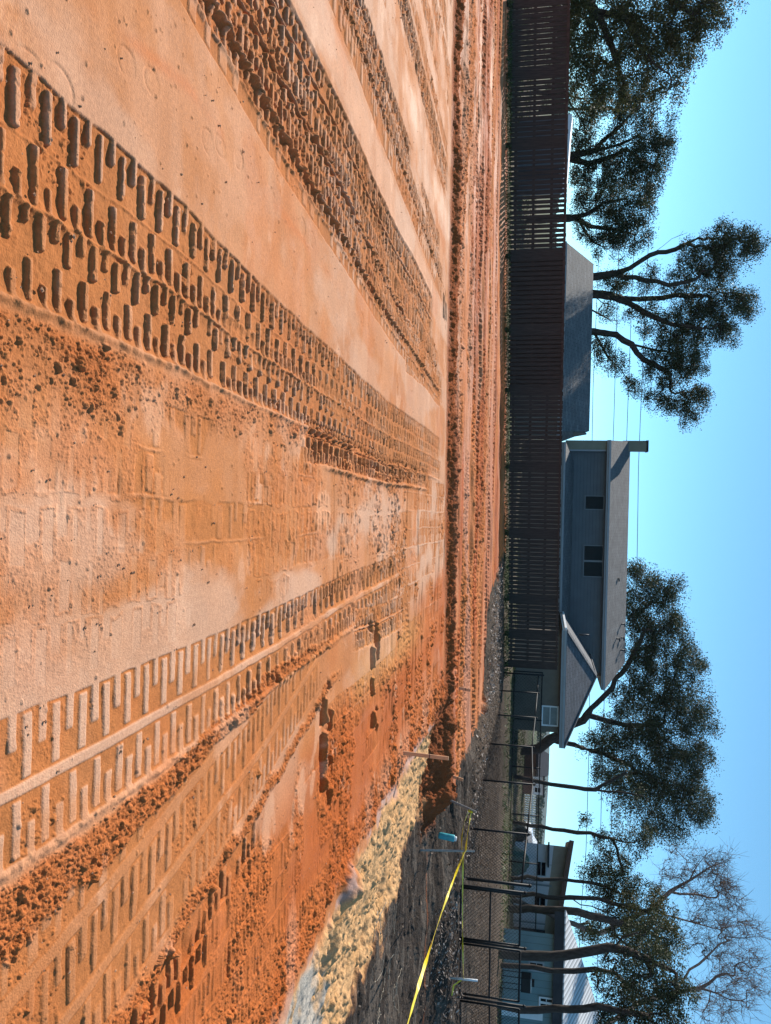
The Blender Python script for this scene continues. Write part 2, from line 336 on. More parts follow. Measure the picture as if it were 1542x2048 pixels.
def build_ground():
    Yd = list(1.55*np.exp(np.linspace(0, math.log(27.5/1.55), NROW)))
    Yr = np.array([-300, -60, -20, -6, -1, .4, 1.1] + Yd + list(np.linspace(27.9, 60, 50)) + list(62*np.exp(np.linspace(0, math.log(3200/62), 34))))
    u = np.linspace(-1, 1, NCOL); ext = np.array([.3, 1, 3, 8, 20, 50, 140, 400, 1200, 3000.])
    hw = .70*np.maximum(Yr, 0)+.85; hw = np.minimum(hw, 60 + 0*hw)
    cols = []
    Xs = np.concatenate([-(hw[:, None]+ext[::-1][None, :]), hw[:, None]*u[None, :], hw[:, None]+ext[None, :]], axis=1)
    nr, nc = Xs.shape
    Ys = np.repeat(Yr[:, None], nc, 1)
    X = Xs.ravel(); Y = Ys.ravel(); N = X.size
    zb = zbase(X, Y); A = Tr(); A.x = X; A.y = Y; A.lim = Y
    h = np.zeros(N, np.float32); A.h = h; A.press = np.zeros(N, np.float32)
    act = (Y > 1.2) & (Y < 32) & (np.abs(X) < 27)
    ye = yedge(X); xr = xrim(Y)
    edge_n = (fbm(X, Y, 3.0, 4, 40)-.5)
    pad = ss(.0, -.06, Y-ye+edge_n*.25) * ss(.05, -.05, X-xr+edge_n*.3) * (Y > -50)
    soilm = ss(-.06, .06, X - xsoil(Y) + edge_n*.5) * ss(-.1, .1, Y-ye-.1)
    soil_near = ss(-.12, .12, X-np.interp(Y, [0, 4, 7.2, 8.3, 9.5, 10.8, 12.2, 13, 14], [5.9, 5.9, 5.5, 5.35, 5.35, 5.3, 4.95, 4.85, 5.2])+edge_n*.9) * ss(.2, 0, Y-ye)
    soil = np.maximum(soilm, soil_near)
    beyond = ss(-.5, .5, Y - (25.0+.19*(X+15.7)))     # past the fence line: dry yard
    soil_near = soil_near*ss(.6, .2, Y-ye)
    sandm = ss(.0, .12, X-xr-.05+edge_n*.3)*(1-soil)*ss(.15, -.1, Y-ye)
    grey = sandm*ss(.2, -.2, Y-(5.9+edge_n*1.6)-(X-3.3)*.62)
    hole = ss(2.6, 3.2, X-edge_n)*ss(ye-1.35, ye-.75, Y + (X-3.2)*-.35 + edge_n*.8)*(Y < ye+.7)*(1-ss(5.3, 5.6, X))*(Y>10.5)
    sandm = sandm*(1-hole); soil = soil*(1-hole)
    farz = ss(.2, .5, Y-ye)*(1-soilm)
    # ---- gentle undulation
    h += ((fbm(X, Y, .7, 4, 3)-.5)*.03*np.clip(Y/8, .2, 1)).astype(np.float32)
    und = h.copy(); h[:] = 0
    # ---- tracks that run away from the camera: t is x minus the track's centre line
    Xc = (X + (fbm(X*0, Y, .5, 2, 77)-.5)*.06).astype(np.float64)
    def R(*b): return [(b[i], b[i+1], (-1 if i % 4 == 0 else 1)) for i in range(0, len(b), 2)]
    on = pad > .3
    B = Tr(); B.x = X; B.y = Y; B.lim = Y; B.h = np.zeros(N, np.float32); B.press = np.zeros(N, np.float32)
    for i, x0 in enumerate((-.40, .02, .42)):
        tread(B, Y, Xc-x0, R(0, .185, .186, .37), .01, .078, .050, 400+i, ymin=1.6, ymax=9.5, jitter=.5, gone=.05, side_noise=.03)
    gritp = B.press*ss(.44, .56, fbm(X, Y*1.2, 1.3, 3, 230))*ss(.75, .35, X)*ss(-.62, -.5, X)
    h -= .002*gritp
    c6 = Xc - np.interp(Y, [1.8, 2.71, 3.22, 3.62, 4.42, 5.4, 6.0], [1.94, 1.78, 1.67, 1.58, 1.42, 1.15, 1.0])
    out6 = np.maximum(ss(.68, .82, c6), ss(5.6, 6.2, Y))
    # faint older passes everywhere on the pad
    mk = ss(.50, .62, fbm(X, Y, .55, 3, 8))*(X > .2)*ss(3.5, 5.5, Y+X)
    for i, x0 in enumerate(np.arange(1.5, 3.3, .42)):
        tread(A, Y, Xc-x0, R(0, .19, .21, .40), .008, .055, .018, 300+i, ymin=2.0, ymax=13, mask=ss(.35, .6, fbm(X, Y, 1.3, 3, 60+i))*pad*out6, jitter=.6, gone=.25)
    for i, x0 in enumerate(np.arange(-.45, 1.9, .45)):
        tread(A, Y, Xc-x0, R(0, .2, .22, .42), .007, .05, .018, 320+i, ymin=8.6, ymax=13, mask=ss(.35, .6, fbm(X, Y, 1.3, 3, 160+i))*pad, jitter=.6, gone=.2)
    for i, x0 in enumerate((-.42, -.02)):
        tread(A, Y, Xc-x0, R(0, .18, .20, .38), .007, .07, .04, 340+i, ymin=2.2, ymax=7.2, mask=ss(.48, .66, fbm(X, Y, 2.3, 3, 180+i)), jitter=.7, gone=.3, strength=.8)
    # T1: wide double pass left of the centre
    tr1 = np.interp(Y, [0, 3.2, 4, 5, 6.4, 8.7, 12.2], [.0, .0, .07, .13, .2, .26, .27])
    c1 = Xc - tr1*np.interp(X, [-1.4, -.6], [1.0, .35])
    tread(A, Y, c1, R(-1.33, -1.130, -1.128, -.929), .020, .078, .026, 11, ymin=1, ymax=12.1, short=.45)
    tread(A, Y, c1, R(-.921, -.785, -.783, -.62), .020, .078, .027, 12, ymin=1, ymax=12.3, short=.5, gone=.05)
    tread(A, Y+.03, c1, R(-1.02, -.99, -.985, -.83), .022, .082, .040, 13, ymin=3.6, ymax=7.5, strength=.8, mask=ss(.4, .6, fbm(X, Y, 1.8, 2, 44)))
    tread(A, Y, Xc, R(-.60, -.52, -.51, -.33), .035, .078, .036, 14, ymin=5.0, ymax=11.2, mask=ss(4.6, 5.6, Y), short=.5)
    # T2: deep multiple pass
    c2 = Xc - np.interp(Y, [0, 3.2, 4.5, 6, 8.5, 11.4], [-.02, 0, .16, .28, .44, .58])*np.interp(X, [-3.1, -2.2], [.15, 1])
    tread(A, Y, c2, R(-2.36, -2.18), .010, .085, .06, 21, ymin=2.5, ymax=12.1, strength=.75, jitter=.8, gone=.2)
    tread(A, Y, c2, R(-2.58, -2.42, -2.40, -2.30), .022, .080, .034, 22, ymin=2.5, ymax=12.0, side_noise=.02)
    tread(A, Y+.02, c2, R(-2.84, -2.68, -2.66, -2.56), .025, .080, .036, 23, ymin=2.5, ymax=11.7, side_noise=.02)
    tread(A, Y, c2, R(-3.08, -2.97, -2.95, -2.82), .027, .085, .034, 24, ymin=2.5, ymax=11.0, side_noise=.01)
    tread(A, Y+.05, c2+(Y-7)*.03, R(-2.80, -2.64, -2.62, -2.46), .024, .088, .036, 25, strength=.6, ymin=6.5, ymax=10.6, side_noise=.02, mask=ss(.42, .55, fbm(X, Y, 2.1, 2, 45)))
    # T3 group
    c3 = Xc - np.interp(Y, [0, 5.4, 7.5, 10, 12.5], [.0, 0, .14, .34, .5])*np.interp(X, [-4.6, -3.5], [.6, 1])
    tread(A, Y, c3, R(-3.82, -3.62), .012, .085, .045, 31, ymin=4, ymax=12.0, jitter=.8, gone=.2)
    tread(A, Y, c3, R(-4.08, -3.94, -3.92, -3.82), .025, .082, .036, 32, ymin=4, ymax=12.0, side_noise=.03)
    tread(A, Y+.03, c3, R(-4.32, -4.20, -4.18, -4.08), .030, .085, .036, 33, ymin=4, ymax=12.0, side_noise=.03, mask=ss(.3, .5, fbm(X, Y, 2.1, 2, 46)))
    tread(A, Y, Xc, R(-4.95, -4.75), .008, .085, .04, 34, ymin=6, ymax=12.0, jitter=.8, gone=.3, mask=ss(.35, .6, fbm(X, Y, 1.7, 2, 47)))
    c4 = Xc - np.interp(Y, [0, 7.8, 9.8, 12.4], [0, 0, .22, .34])
    tread(A, Y, c4, R(-5.62, -5.45, -5.43, -5.22), .034, .085, .036, 35, ymin=6, ymax=12.2, side_noise=.03)
    tread(A, Y, c4, R(-5.90, -5.72), .010, .085, .04, 36, ymin=6, ymax=12.2, jitter=.8)
    for i, x0 in enumerate((-6.6, -7.1, -7.6, -8.3)):
        tread(A, Y, c4-x0, R(0, .18, .2, .38), .018, .085, .04, 37+i, ymin=8, ymax=12.2, jitter=.8, mask=ss(.3, .6, fbm(X, Y, 1.7, 2, 48+i)))
    tread(A, Y, Xc+.03*(Y-9), R(-2.0, -1.8, -1.78, -1.6), .014, .075, .03, 41, ymin=8.8, ymax=12.3, jitter=.6, mask=ss(.3, .5, fbm(X, Y, 1.5, 2, 55)))
    # T4: crisp shallow comb imprint right of the centre
    c5 = Xc + np.interp(Y, [0, 2.7, 4, 5.6, 7, 9.9], [0, 0, .04, .10, .17, .24])
    dep = np.interp(Y, [2, 3.2, 5.5, 7], [.55, .8, 1.2, 1.5])
    for rr, sd in (((.67, .885), 51), ((.935, 1.13), 52)):
        rows = [(rr[0], rr[1], -1 if sd == 51 else 1)]
        tread(A, Y+(0 if sd == 51 else .03), c5, rows, .0062, .078, .044, sd, ymin=1, ymax=5.2, side_noise=.004, jitter=.12, short=.55, gone=.0)
        tread(A, Y+(0 if sd == 51 else .03), c5, rows, .018, .078, .034, sd, ymin=3.5, ymax=9.2, side_noise=.01, jitter=.3, gone=.04, mask=ss(3.3, 4.6, Y))
    tread(A, Y, Xc-.05*(Y-8)+X*0, R(.92, 1.08, 1.10, 1.27), .022, .06, .026, 53, ymin=6.6, ymax=9.6)
    # diagonal pass where the machine turned
    dg = (X-.5)*.78 - (Y-8.9)*.62; ds = (X-.5)*.62 + (Y-8.9)*.78
    A.lim = ds+50
    tread(A, ds, dg, R(-.22, -.02, .0, .2), .022, .07, .03, 54, ymin=49.2, ymax=50.9)
    A.lim = X+50
    tread(A, X, Y-9.25-(X-1)*.55, R(-.18, 0, .02, .2), .02, .07, .03, 55, ymin=50.8, ymax=51.9)
    A.lim = Y
    # T5: comb imprint further right
    c6 = Xc - np.interp(Y, [1.8, 2.71, 3.22, 3.62, 4.42, 5.4, 6.0], [1.94, 1.78, 1.67, 1.58, 1.42, 1.15, 1.0])
    tread(A, Y, c6, [(-.26, -.03, -1)], .0075, .074, .040, 61, ymin=1, ymax=5.9, side_noise=.006, jitter=.25, short=.5, gone=.03)
    tread(A, Y+.02, c6, [(.03, .23, 1)], .007, .074, .040, 62, ymin=1, ymax=5.8, side_noise=.006, jitter=.25, short=.5, gone=.03)
    tread(A, Y+.05, c6, [(-.48, -.33, -1)], .004, .070, .052, 63, ymin=1, ymax=3.9, side_noise=.01, jitter=.5, gone=.1)
    tread(A, Y+.03, c6, [(.36, .54, 1), (.56, .74, -1)], .018, .074, .034, 64, ymin=1, ymax=4.6, side_noise=.02, jitter=.7, gone=.2, mask=ss(.35, .55, fbm(X, Y, 2.2, 3, 211)))
    # ---- far ground: passes that run sideways
    A.lim = Y
    fm = farz
    for i, (yo, dp) in enumerate(((1.5, .05), (2.05, .04), (4.3, .05), (5.0, .05), (6.1, .04), (7.6, .06), (8.4, .05), (9.7, .05))):
        mm = fm*ss(.25, .5, fbm(X*.25, Y, 1.0, 3, 90+i))
        tread(A, X, Y-yedge(X)-yo-(fbm(X, Y*0, .12, 2, 95+i)-.5)*.8, R(0, .22, .25, .46), dp, .12, .05, 70+i, ymin=12, ymax=30, mask=mm, side_noise=.03, jitter=.7)
    press = A.press
    # ---- ridges squeezed up beside the tracks
    def ridge(tt, c, hgt, wd, y0, y1, lump=.6, k=0):
        r = hgt*np.exp(-((tt-c+(fbm(X, Y, 12, 2, k)-.5)*.02)/wd)**2)*ss(y0, y0+.3, Y)*ss(y1, y1-.4, Y)
        return r*(1-lump + 2*lump*fbm(X, Y, 28, 2, k+3))
    add = np.zeros(N, np.float32)
    add += ridge(c1, -.925, .009, .009, 1, 12, .7, 1) + ridge(c1, -1.128, .004, .006, 1, 9, .6, 2) + ridge(c1, -.605, .012, .018, 1, 12, .7, 3)
    add += ridge(c2, -2.41, .026, .018, 2.5, 12, .9, 4) + ridge(c2, -2.29, .01, .014, 2.5, 12, .9, 5) + ridge(c2, -2.69, .02, .018, 2.5, 9, .9, 6) + ridge(c2, -3.10, .014, .010, 2.5, 11, .2, 7)
    add += ridge(c3, -3.93, .016, .02, 4, 12, .9, 8) + ridge(Xc, -.305, .02, .02, 5.6, 11, .9, 9)+ ridge(c5, 1.15, .01, .02, 1, 7, .9, 10)
    # lateral ruts where the machine skidded
    def rut(y0, x0, x1, k, dp=.045):
        d = Y-y0-(X-x0)*.13-(fbm(X, Y, 3, 3, k)-.5)*.14
        m = ss(x0-.1, x0+.1, X)*ss(x1+.1, x1-.1, X)
        la = ss(.35, .55, vn(X*11+k, Y*0, k+2)); lb = ss(.35, .55, vn(X*11+k+5.5, Y*0, k+3)); ra = .6+.8*fbm(X, Y, 14, 3, k+5)
        return (-dp*np.exp(-(d/.035)**2)*la + dp*.55*np.exp(-((d-.08)/.04)**2)*la - dp*.9*np.exp(-((d-.21)/.032)**2)*lb + dp*.5*np.exp(-((d-.28)/.04)**2)*lb)*m*ra
    add += rut(5.72, 1.35, 2.25, 201, .06) + rut(7.42, 1.05, 2.15, 202, .055) + rut(12.0, -3.4, -2.9, 203, .03)
    add += -.006*np.exp(-((Y-5.97-(X*.05))/.012)**2)*ss(-.6, -.5, X)*ss(.8, .7, X)
    # heel marks
    for (px, py, r0) in ((255, 128, .055), (305, 165, .05), (418, 285, .055), (442, 292, .05), (478, 318, .05), (560, 345, .06), (603, 452, .055), (625, 480, .05), (722, 640, .06), (735, 660, .05), (60, 150, .07), (118, 170, .06)):
        g = G(px, py); dd = np.sqrt((X-g.x)**2 + ((Y-g.y)*.75)**2); an = np.arctan2(Y-g.y, X-g.x)
        add += (-.0045*np.exp(-((dd-r0)/.006)**2)*ss(-.6, .2, np.sin(an+px)) - .002*ss(r0, r0*.8, dd))*(1-press)
    # ---- loose crumbs
    near = Y < 9
    crumb = np.zeros(N, np.float32)
    cmid = .5*(np.interp(Y, [2, 3, 4.4], [1.19, 1.19, 1.03])+np.interp(Y, [2.17, 2.5, 2.9, 3.9, 5], [1.41, 1.40, 1.34, 1.17, .98])); cwid = np.interp(Y, [2, 2.5, 3, 4, 6], [.13, .10, .085, .06, .04])
    crumb = np.maximum(crumb, ss(1.15, .75, np.abs(X-cmid+(fbm(X, Y, 6, 3, 21)-.5)*.09)/cwid)*ss(6.5, 5, Y))
    c6l = c6-.29
    crumb = np.maximum(crumb, 1.0*ss(.075, .02, np.abs(c6l-.03+(fbm(X, Y, 5, 3, 22)-.5)*.12))*ss(6.6, 5.5, Y))
    cz_ = ss(-.60, -.54, X)*ss(-.18, -.42, X + (Y-2)*.05)*ss(9, 5, Y)
    crumb = np.maximum(crumb, cz_*(.35+.65*ss(.35, .6, fbm(X, Y, 2.6, 3, 23)))*(1-press*.6))
    crumb = np.maximum(crumb, .36*gritp)
    crumb = np.maximum(crumb, .45*ss(-.60, -.5, X)*ss(.6, .1, X)*ss(2.75, 2.1, Y)*ss(.38, .6, fbm(X, Y, 3, 3, 24)))
    right = ss(1.85, 2.1, X - np.interp(Y, [2, 4, 5.5], [0, -.1, -.35]))*pad
    crumb = np.maximum(crumb, right*ss(.45, .65, fbm(X, Y*1.6, 1.8, 4, 26))*.4)
    crumb = np.maximum(crumb, right*ss(2.5, 3.1, X)*.6)
    crumb = np.maximum(crumb, farz*.5*ss(.4, .6, fbm(X*.35, Y, 1.2, 4, 27)))
    crumb = np.maximum(crumb, ss(.35, .1, np.abs(Y-ye-.45))*ss(6, 5.3, X))
    crumb = np.maximum(crumb, hole)
    crumb = np.maximum(crumb, .25*press*(X < 2)*ss(.5, .65, fbm(X, Y, 2.5, 3, 28)))
    crumb = crumb*act
    ci = np.nonzero((crumb > .03) & (Y < 20))[0]
    cx_, cy_ = X[ci], Y[ci]
    wx = (fbm(cx_, cy_, 40, 2, 541)-.5)*.02; wy = (fbm(cx_, cy_, 40, 2, 545)-.5)*.02
    fine = ss(-.35, -.2, cx_)*ss(1.0, .8, cx_); cm = crumb[ci]; cmr = np.clip(cm*1.25, 0, 1)
    ch = clods(cx_+wx*.4, cy_+wy*.4, .012, cmr*(1-.15*fine)+.25*fine*(cm > .15), 500)*(.85-.45*fine) + clods(cx_+wx, cy_+wy, .024, cmr*.34, 510)*.6*(1-.85*fine) + clods(cx_+wx*1.6, cy_+wy*1.6, .05, .09*cmr, 520)*.7*(1-fine)
    big = ss(2, 12, cy_)
    ch = ch + (clods(cx_, cy_, .045, .8, 530)*.8 + clods(cx_+wx*2, cy_+wy*2, .10, .25, 535)*.5)*big
    add[ci] += ch*ss(0, .35, cm)
    # everything slightly gritty
    ni = np.nonzero(act & (Y < 14))[0]
    add[ni] += clods(X[ni]+(fbm(X[ni], Y[ni], 60, 2, 603)-.5)*.012, Y[ni], .016, .02, 600)*.5*(1-.6*press[ni])
    add += (fbm(X, Y, 14, 3, 31)-.5)*.006*act*(.25+.75*np.maximum(press, crumb))
    add += (fbm(X, Y, 3.5, 3, 33)-.5)*.010*act
    # fine sideways grooves left by the blade
    gr = right*(1-crumb*.3)*ss(2, 4.5, Y+X)
    add -= gr*.016*ss(.62, .78, fbm(X*1.6, Y*16, 1.0, 3, 34))*ss(.4, .6, fbm(X, Y, 2, 2, 35))
    add -= pad*ss(7.5, 9, Y)*ss(-.9, -.4, X)*.016*ss(.58, .75, fbm(X*1.6, Y*9, 1.0, 3, 36))
    add += farz*(fbm(X*.22, Y*2.4, 1, 4, 37)-.5)*.16
    add += farz*(fbm(X*1.2, Y*5, 1, 3, 38)-.5)*.05
    # sand slope: clawed by a bucket
    sf = sandm*act
    cl = fbm(X*1.8+Y*.9, Y*1.0-X*1.2, 1.6, 4, 62)
    add += sf*((cl-.5)*.11 + (fbm(X*3.2+Y*1.6, Y*1.2-X*1.6, 3.2, 4, 63)-.5)*.075 + clods(X+(fbm(X, Y, 9, 2, 652)-.5)*.08, Y+(fbm(X, Y, 9, 2, 655)-.5)*.08, .14, .15, 640)*.4 + clods(X, Y, .06, .35, 645)*.5)*(1-.5*grey)
    add -= hole*((fbm(X, Y, 3.0, 5, 64)-.4)*.34)
    for (px, py, z0, rr, hh) in ((686, 1775, -.02, .17, .15), (742, 1860, -.22, .22, -.12), (655, 1900, -.1, .30, -.13), (640, 1975, -.15, .22, -.12), (770, 1765, -.25, .2, -.12)):
        g = G(px, py, z0); dd = np.sqrt((X-g.x)**2+(Y-g.y)**2)/rr; add += hh*np.exp(-dd**3)*(.7+.6*fbm(X, Y, 7, 3, 65))
    sb = soil*act
    add += sb*((fbm(X, Y, 1.3, 4, 66)-.5)*.12 + (fbm(X*.6, Y*2.2, 3, 4, 67)-.5)*.09 + clods(X+(fbm(X, Y, 9, 2, 651)-.5)*.06, Y, .07, .15, 650)*.35)
    md = Y - np.interp(X, [1.5, 4.5, 6.0, 7.5, 8.2, 9.5], [24.5, 22.0, 17.2, 14.9, 14.8, 15.2])
    add += soil*act*.10*np.exp(-(md/.35)**2)*(.3+1.4*fbm(X, Y, 4, 3, 68))
    add += beyond*act*(fbm(X, Y, 1, 4, 69)-.5)*.06
    Z = zb + berm(X, Y)*(.45+1.1*fbm(X*.9, Y, 2.2, 4, 29)) + und*act*ss(1, 4, Y) + h*act + add*act
    Z = Z.astype(np.float32)
    # ---- colours of the soils
    def C(*c): return np.array(c, np.float32)[None, :]
    def mix(a, b, f): return a*(1-f[:, None])+b*f[:, None]
    n1 = fbm(X, Y, .9, 4, 101); n2 = fbm(X, Y, 4.5, 4, 102); n3 = fbm(X*.5, Y*1.4, 2.2, 4, 103)
    col = np.ones((N, 3), np.float32)*C(.47, .245, .125)
    col = mix(col, C(.45, .215, .092), ss(.42, .62, n1)*.8)
    col = mix(col, C(.53, .31, .195), ss(.5, .66, n3)*.75)
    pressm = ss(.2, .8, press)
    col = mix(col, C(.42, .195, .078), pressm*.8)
    lilac = ss(.03, .0, np.abs(c5-.91))  # squeezed strip between the combs
    strip = ss(.30, .22, np.abs(c5-.93))*ss(6.5, 4, Y)*(1-pressm)
    col = mix(col, C(.56, .35, .245), strip*.8)
    strip2 = ss(.24, .16, np.abs(c3+3.34))*ss(3, 5, Y)*(1-pressm)
    col = mix(col, C(.50, .31, .21), strip2*ss(.3, .6, n2+.15)*.6)
    strip3 = ss(.4, .1, np.abs(c4+4.75))*ss(7, 9, Y)*ss(.5, .6, fbm(X, Y*.5, .9, 3, 104))
    col = mix(col, C(.62, .44, .35), strip3*.8)
    cent = ss(-.55, -.2, X)*ss(1.3, .6, X)*pad
    col = mix(col, C(.46, .225, .09), cent*ss(.4, .6, n1)*.6)
    col = mix(col, C(.52, .29, .18), cent*ss(.55, .66, fbm(X, Y, 1.5, 4, 105))*.8)
    col = mix(col, C(.45, .17, .06), crumb*.75*(1-farz))
    rightc = ss(1.7, 2.2, X+.12*(Y-4))*pad
    col = mix(col, C(.44, .155, .048), rightc*.85)
    col = mix(col, C(.41, .13, .035), rightc*ss(.45, .6, n1)*.8)
    ys = ss(.45, 0., np.abs(X-1.5-.0*Y))*ss(6.4, 7.2, Y)*ss(11.5, 9.5, Y)
    col = mix(col, C(.52, .31, .14), ys*.8)
    col = mix(col, C(.56, .33, .24), right*ss(.5, .7, n3)*ss(2.4, 2.9, X)*.6)
    far_c = C(.52, .200, .070)*np.ones((N, 1), np.float32)
    far_c = mix(far_c, C(.42, .125, .040), ss(.4, .6, fbm(X*.2, Y*1.6, 1, 4, 106)))
    flat = ss(.52, .62, fbm(X*.12, Y*1.3, 1, 3, 107))
    far_c = mix(far_c, C(.58, .36, .26), flat*.3)
    road = ss(.55, .35, np.abs(Y-ye-2.9-(X+1)*.12))*ss(-2.5, -.5, X)
    far_c = mix(far_c, C(.50, .25, .16), road)
    col = mix(col, far_c, farz)
    bm = ss(.5, .25, np.abs(Y-ye-.4))
    col = mix(col, C(.36, .115, .035), bm*.95)
    stk = fbm(X*7, Y*.9, 1, 4, 120)
    col = col*(1+.16*(stk[:, None]-.5)*(1-farz[:, None]))
    rl = np.exp(-((X-np.interp(Y, [2.5, 3.3, 4.2, 6], [-1.72, -1.86, -1.80, -1.70]))/.035)**2)*ss(2.3, 2.9, Y)*ss(6.5, 4.5, Y)*ss(.35, .6, fbm(X, Y, 3, 3, 121))
    col = mix(col, C(.52, .20, .07), rl*.6)
    col = mix(col, C(.50, .20, .075), ss(.58, .74, fbm(X, Y, 1.7, 5, 122))*.35*pad)
    col = mix(col, C(.66, .46, .36), ss(.66, .76, fbm(X, Y*1.5, 2.6, 5, 123))*.5*pad*(1-pressm))
    col = col*C(1.03, .765, .56)
    pale = ss(.47, .60, fbm(X*1.1, Y*.55, 1.5, 5, 124)+.10*ss(.3, .6, X)*ss(1.2, .8, X)*ss(4.5, 3, Y)+.05*ss(-.2, .3, X)*ss(1.2, .8, X))*pad*(1-pressm)*(1-crumb)*(1-rightc*.8)
    col = mix(col, C(.59, .37, .255), pale*(.34+.26*cent))
    col = mix(col, C(.45, .17, .06), ss(.52, .64, fbm(X, Y*1.3, 1.4, 5, 125))*ss(-.6, -.4, X)*ss(1.0, .4, X)*ss(4.2, 2.2, Y)*.7)
    col = mix(col, far_c*C(1, .9, .85), farz*.5)
    sand = mix(np.ones((N, 3), np.float32)*C(.62, .36, .17), C(.52, .275, .11), ss(.5, .65, n2)*.6)
    col = mix(col, sand, sandm*(1-0*hole))
    rimw = ss(.12, .0, np.abs(X-xr-.05+edge_n*.3))*ss(.45, .6, n2)*ss(4, 6, Y)
    col = mix(col, C(.42, .31, .28), rimw*.7*ss(12.9, 12.3, Y))
    col = mix(col, C(.40, .355, .30)*(.7+.6*n2[:, None]), grey*ss(.3, .5, n2+.1))
    col = mix(col, C(.29, .085, .028), hole)
    sn = fbm(X*.7, Y*2.4, 2.5, 5, 108)
    soilc = mix(np.ones((N, 3), np.float32)*C(.050, .037, .029), C(.13, .105, .085), ss(.5, .68, sn)*.8)
    soilc = mix(soilc, C(.10, .072, .052), ss(17, 20, Y))
    col = mix(col, soilc, soil)
    yard = mix(np.ones((N, 3), np.float32)*C(.12, .088, .062), C(.075, .08, .035), ss(.45, .65, n1))
    col = mix(col, yard, beyond*(1-.0*soil))
    farmost = ss(60, 120, Y)
    col = mix(col, C(.09, .10, .05), farmost)
    col = np.clip(col*(.90+.2*n2[:, None]), 0, 1)
    rough = .78 - .10*strip - .02*strip2 - .05*strip3 - .08*flat*farz - .1*road*farz + .3*np.maximum(crumb, pressm*.7) + .35*soil + .3*sandm + .3*beyond
    rough += .12*ss(.4, .6, n2)*(1-strip2)
    rough = np.clip(rough, .5, 1)
    me = bpy.data.meshes.new('ground')
    me.vertices.add(N); me.vertices.foreach_set('co', np.stack([X, Y, Z], 1).astype(np.float32).ravel())
    a = (np.arange(nr-1)[:, None]*nc + np.arange(nc-1)[None, :]).ravel()
    fc = np.stack([a, a+1, a+1+nc, a+nc], 1).astype(np.int32)
    nf = len(fc); me.loops.add(nf*4); me.loops.foreach_set('vertex_index', fc.ravel())
    me.polygons.add(nf); me.polygons.foreach_set('loop_start', np.arange(0, nf*4, 4, dtype=np.int32))
    me.polygons.foreach_set('loop_total', np.full(nf, 4, np.int32)); me.polygons.foreach_set('use_smooth', np.ones(nf, bool))
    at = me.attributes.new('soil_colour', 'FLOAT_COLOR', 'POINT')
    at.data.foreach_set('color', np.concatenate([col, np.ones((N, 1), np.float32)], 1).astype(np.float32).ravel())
    lump = np.clip(.25*crumb+hole+.7*bm+.8*soil+.3*sandm+.2*farz, 0, 1)*act
    at = me.attributes.new('lumpy', 'FLOAT', 'POINT'); at.data.foreach_set('value', lump.astype(np.float32))
    at = me.attributes.new('soil_rough', 'FLOAT', 'POINT'); at.data.foreach_set('value', rough.astype(np.float32))
    me.update(); me.validate() if False else None
    # material
    m, n, b = new_mat('clay_and_soil')
    ac = n.nodes.new('ShaderNodeAttribute'); ac.attribute_name = 'soil_colour'; ar = n.nodes.new('ShaderNodeAttribute'); ar.attribute_name = 'soil_rough'
    tc = n.nodes.new('ShaderNodeTexCoord')
    nz = n.nodes.new('ShaderNodeTexNoise'); nz.inputs['Scale'].default_value = 55; nz.inputs['Detail'].default_value = 8; nz.inputs['Roughness'].default_value = .68
    n.links.new(tc.outputs['Object'], nz.inputs[0])
    mx = n.nodes.new('ShaderNodeMix'); mx.data_type = 'RGBA'; mx.blend_type = 'OVERLAY'; mx.inputs[0].default_value = .5
    n.links.new(ac.outputs['Color'], mx.inputs[6]); n.links.new(nz.outputs['Fac'], mx.inputs[7]); n.links.new(mx.outputs[2], b.inputs['Base Color'])
    n.links.new(ar.outputs['Fac'], b.inputs['Roughness']); b.inputs['Specular IOR Level'].default_value = .14
    n2_ = n.nodes.new('ShaderNodeTexNoise'); n2_.inputs['Scale'].default_value = 140; n2_.inputs['Detail'].default_value = 5
    n.links.new(tc.outputs['Object'], n2_.inputs[0])
    bp = n.nodes.new('ShaderNodeBump'); bp.inputs['Strength'].default_value = .75; bp.inputs['Distance'].default_value = .004
    n.links.new(n2_.outputs['Fac'], bp.inputs['Height'])
    n3_ = n.nodes.new('ShaderNodeTexNoise'); n3_.inputs['Scale'].default_value = 16; n3_.inputs['Detail'].default_value = 6; n3_.inputs['Roughness'].default_value = .7
    n.links.new(tc.outputs['Object'], n3_.inputs[0])
    al = n.nodes.new('ShaderNodeAttribute'); al.attribute_name = 'lumpy'
    ml = n.nodes.new('ShaderNodeMath'); ml.operation = 'MULTIPLY'; n.links.new(n3_.outputs['Fac'], ml.inputs[0]); n.links.new(al.outputs['Fac'], ml.inputs[1])
    b2 = n.nodes.new('ShaderNodeBump'); b2.inputs['Strength'].default_value = .9; b2.inputs['Distance'].default_value = .07
    n.links.new(ml.outputs[0], b2.inputs['Height']); n.links.new(bp.outputs[0], b2.inputs['Normal']); n.links.new(b2.outputs[0], b.inputs['Normal'])
    me.materials.append(m)
    o = bpy.data.objects.new('ground', me); COL.objects.link(o); tag(o, 'orange clay building pad with track prints and dark topsoil beside it', kind='structure'); o.pop('label') if False else None
    return o
NROW, NCOL = 1450, 1450
GROUND = build_ground()
def gz(x, y): return float(zbase(x, y)) 

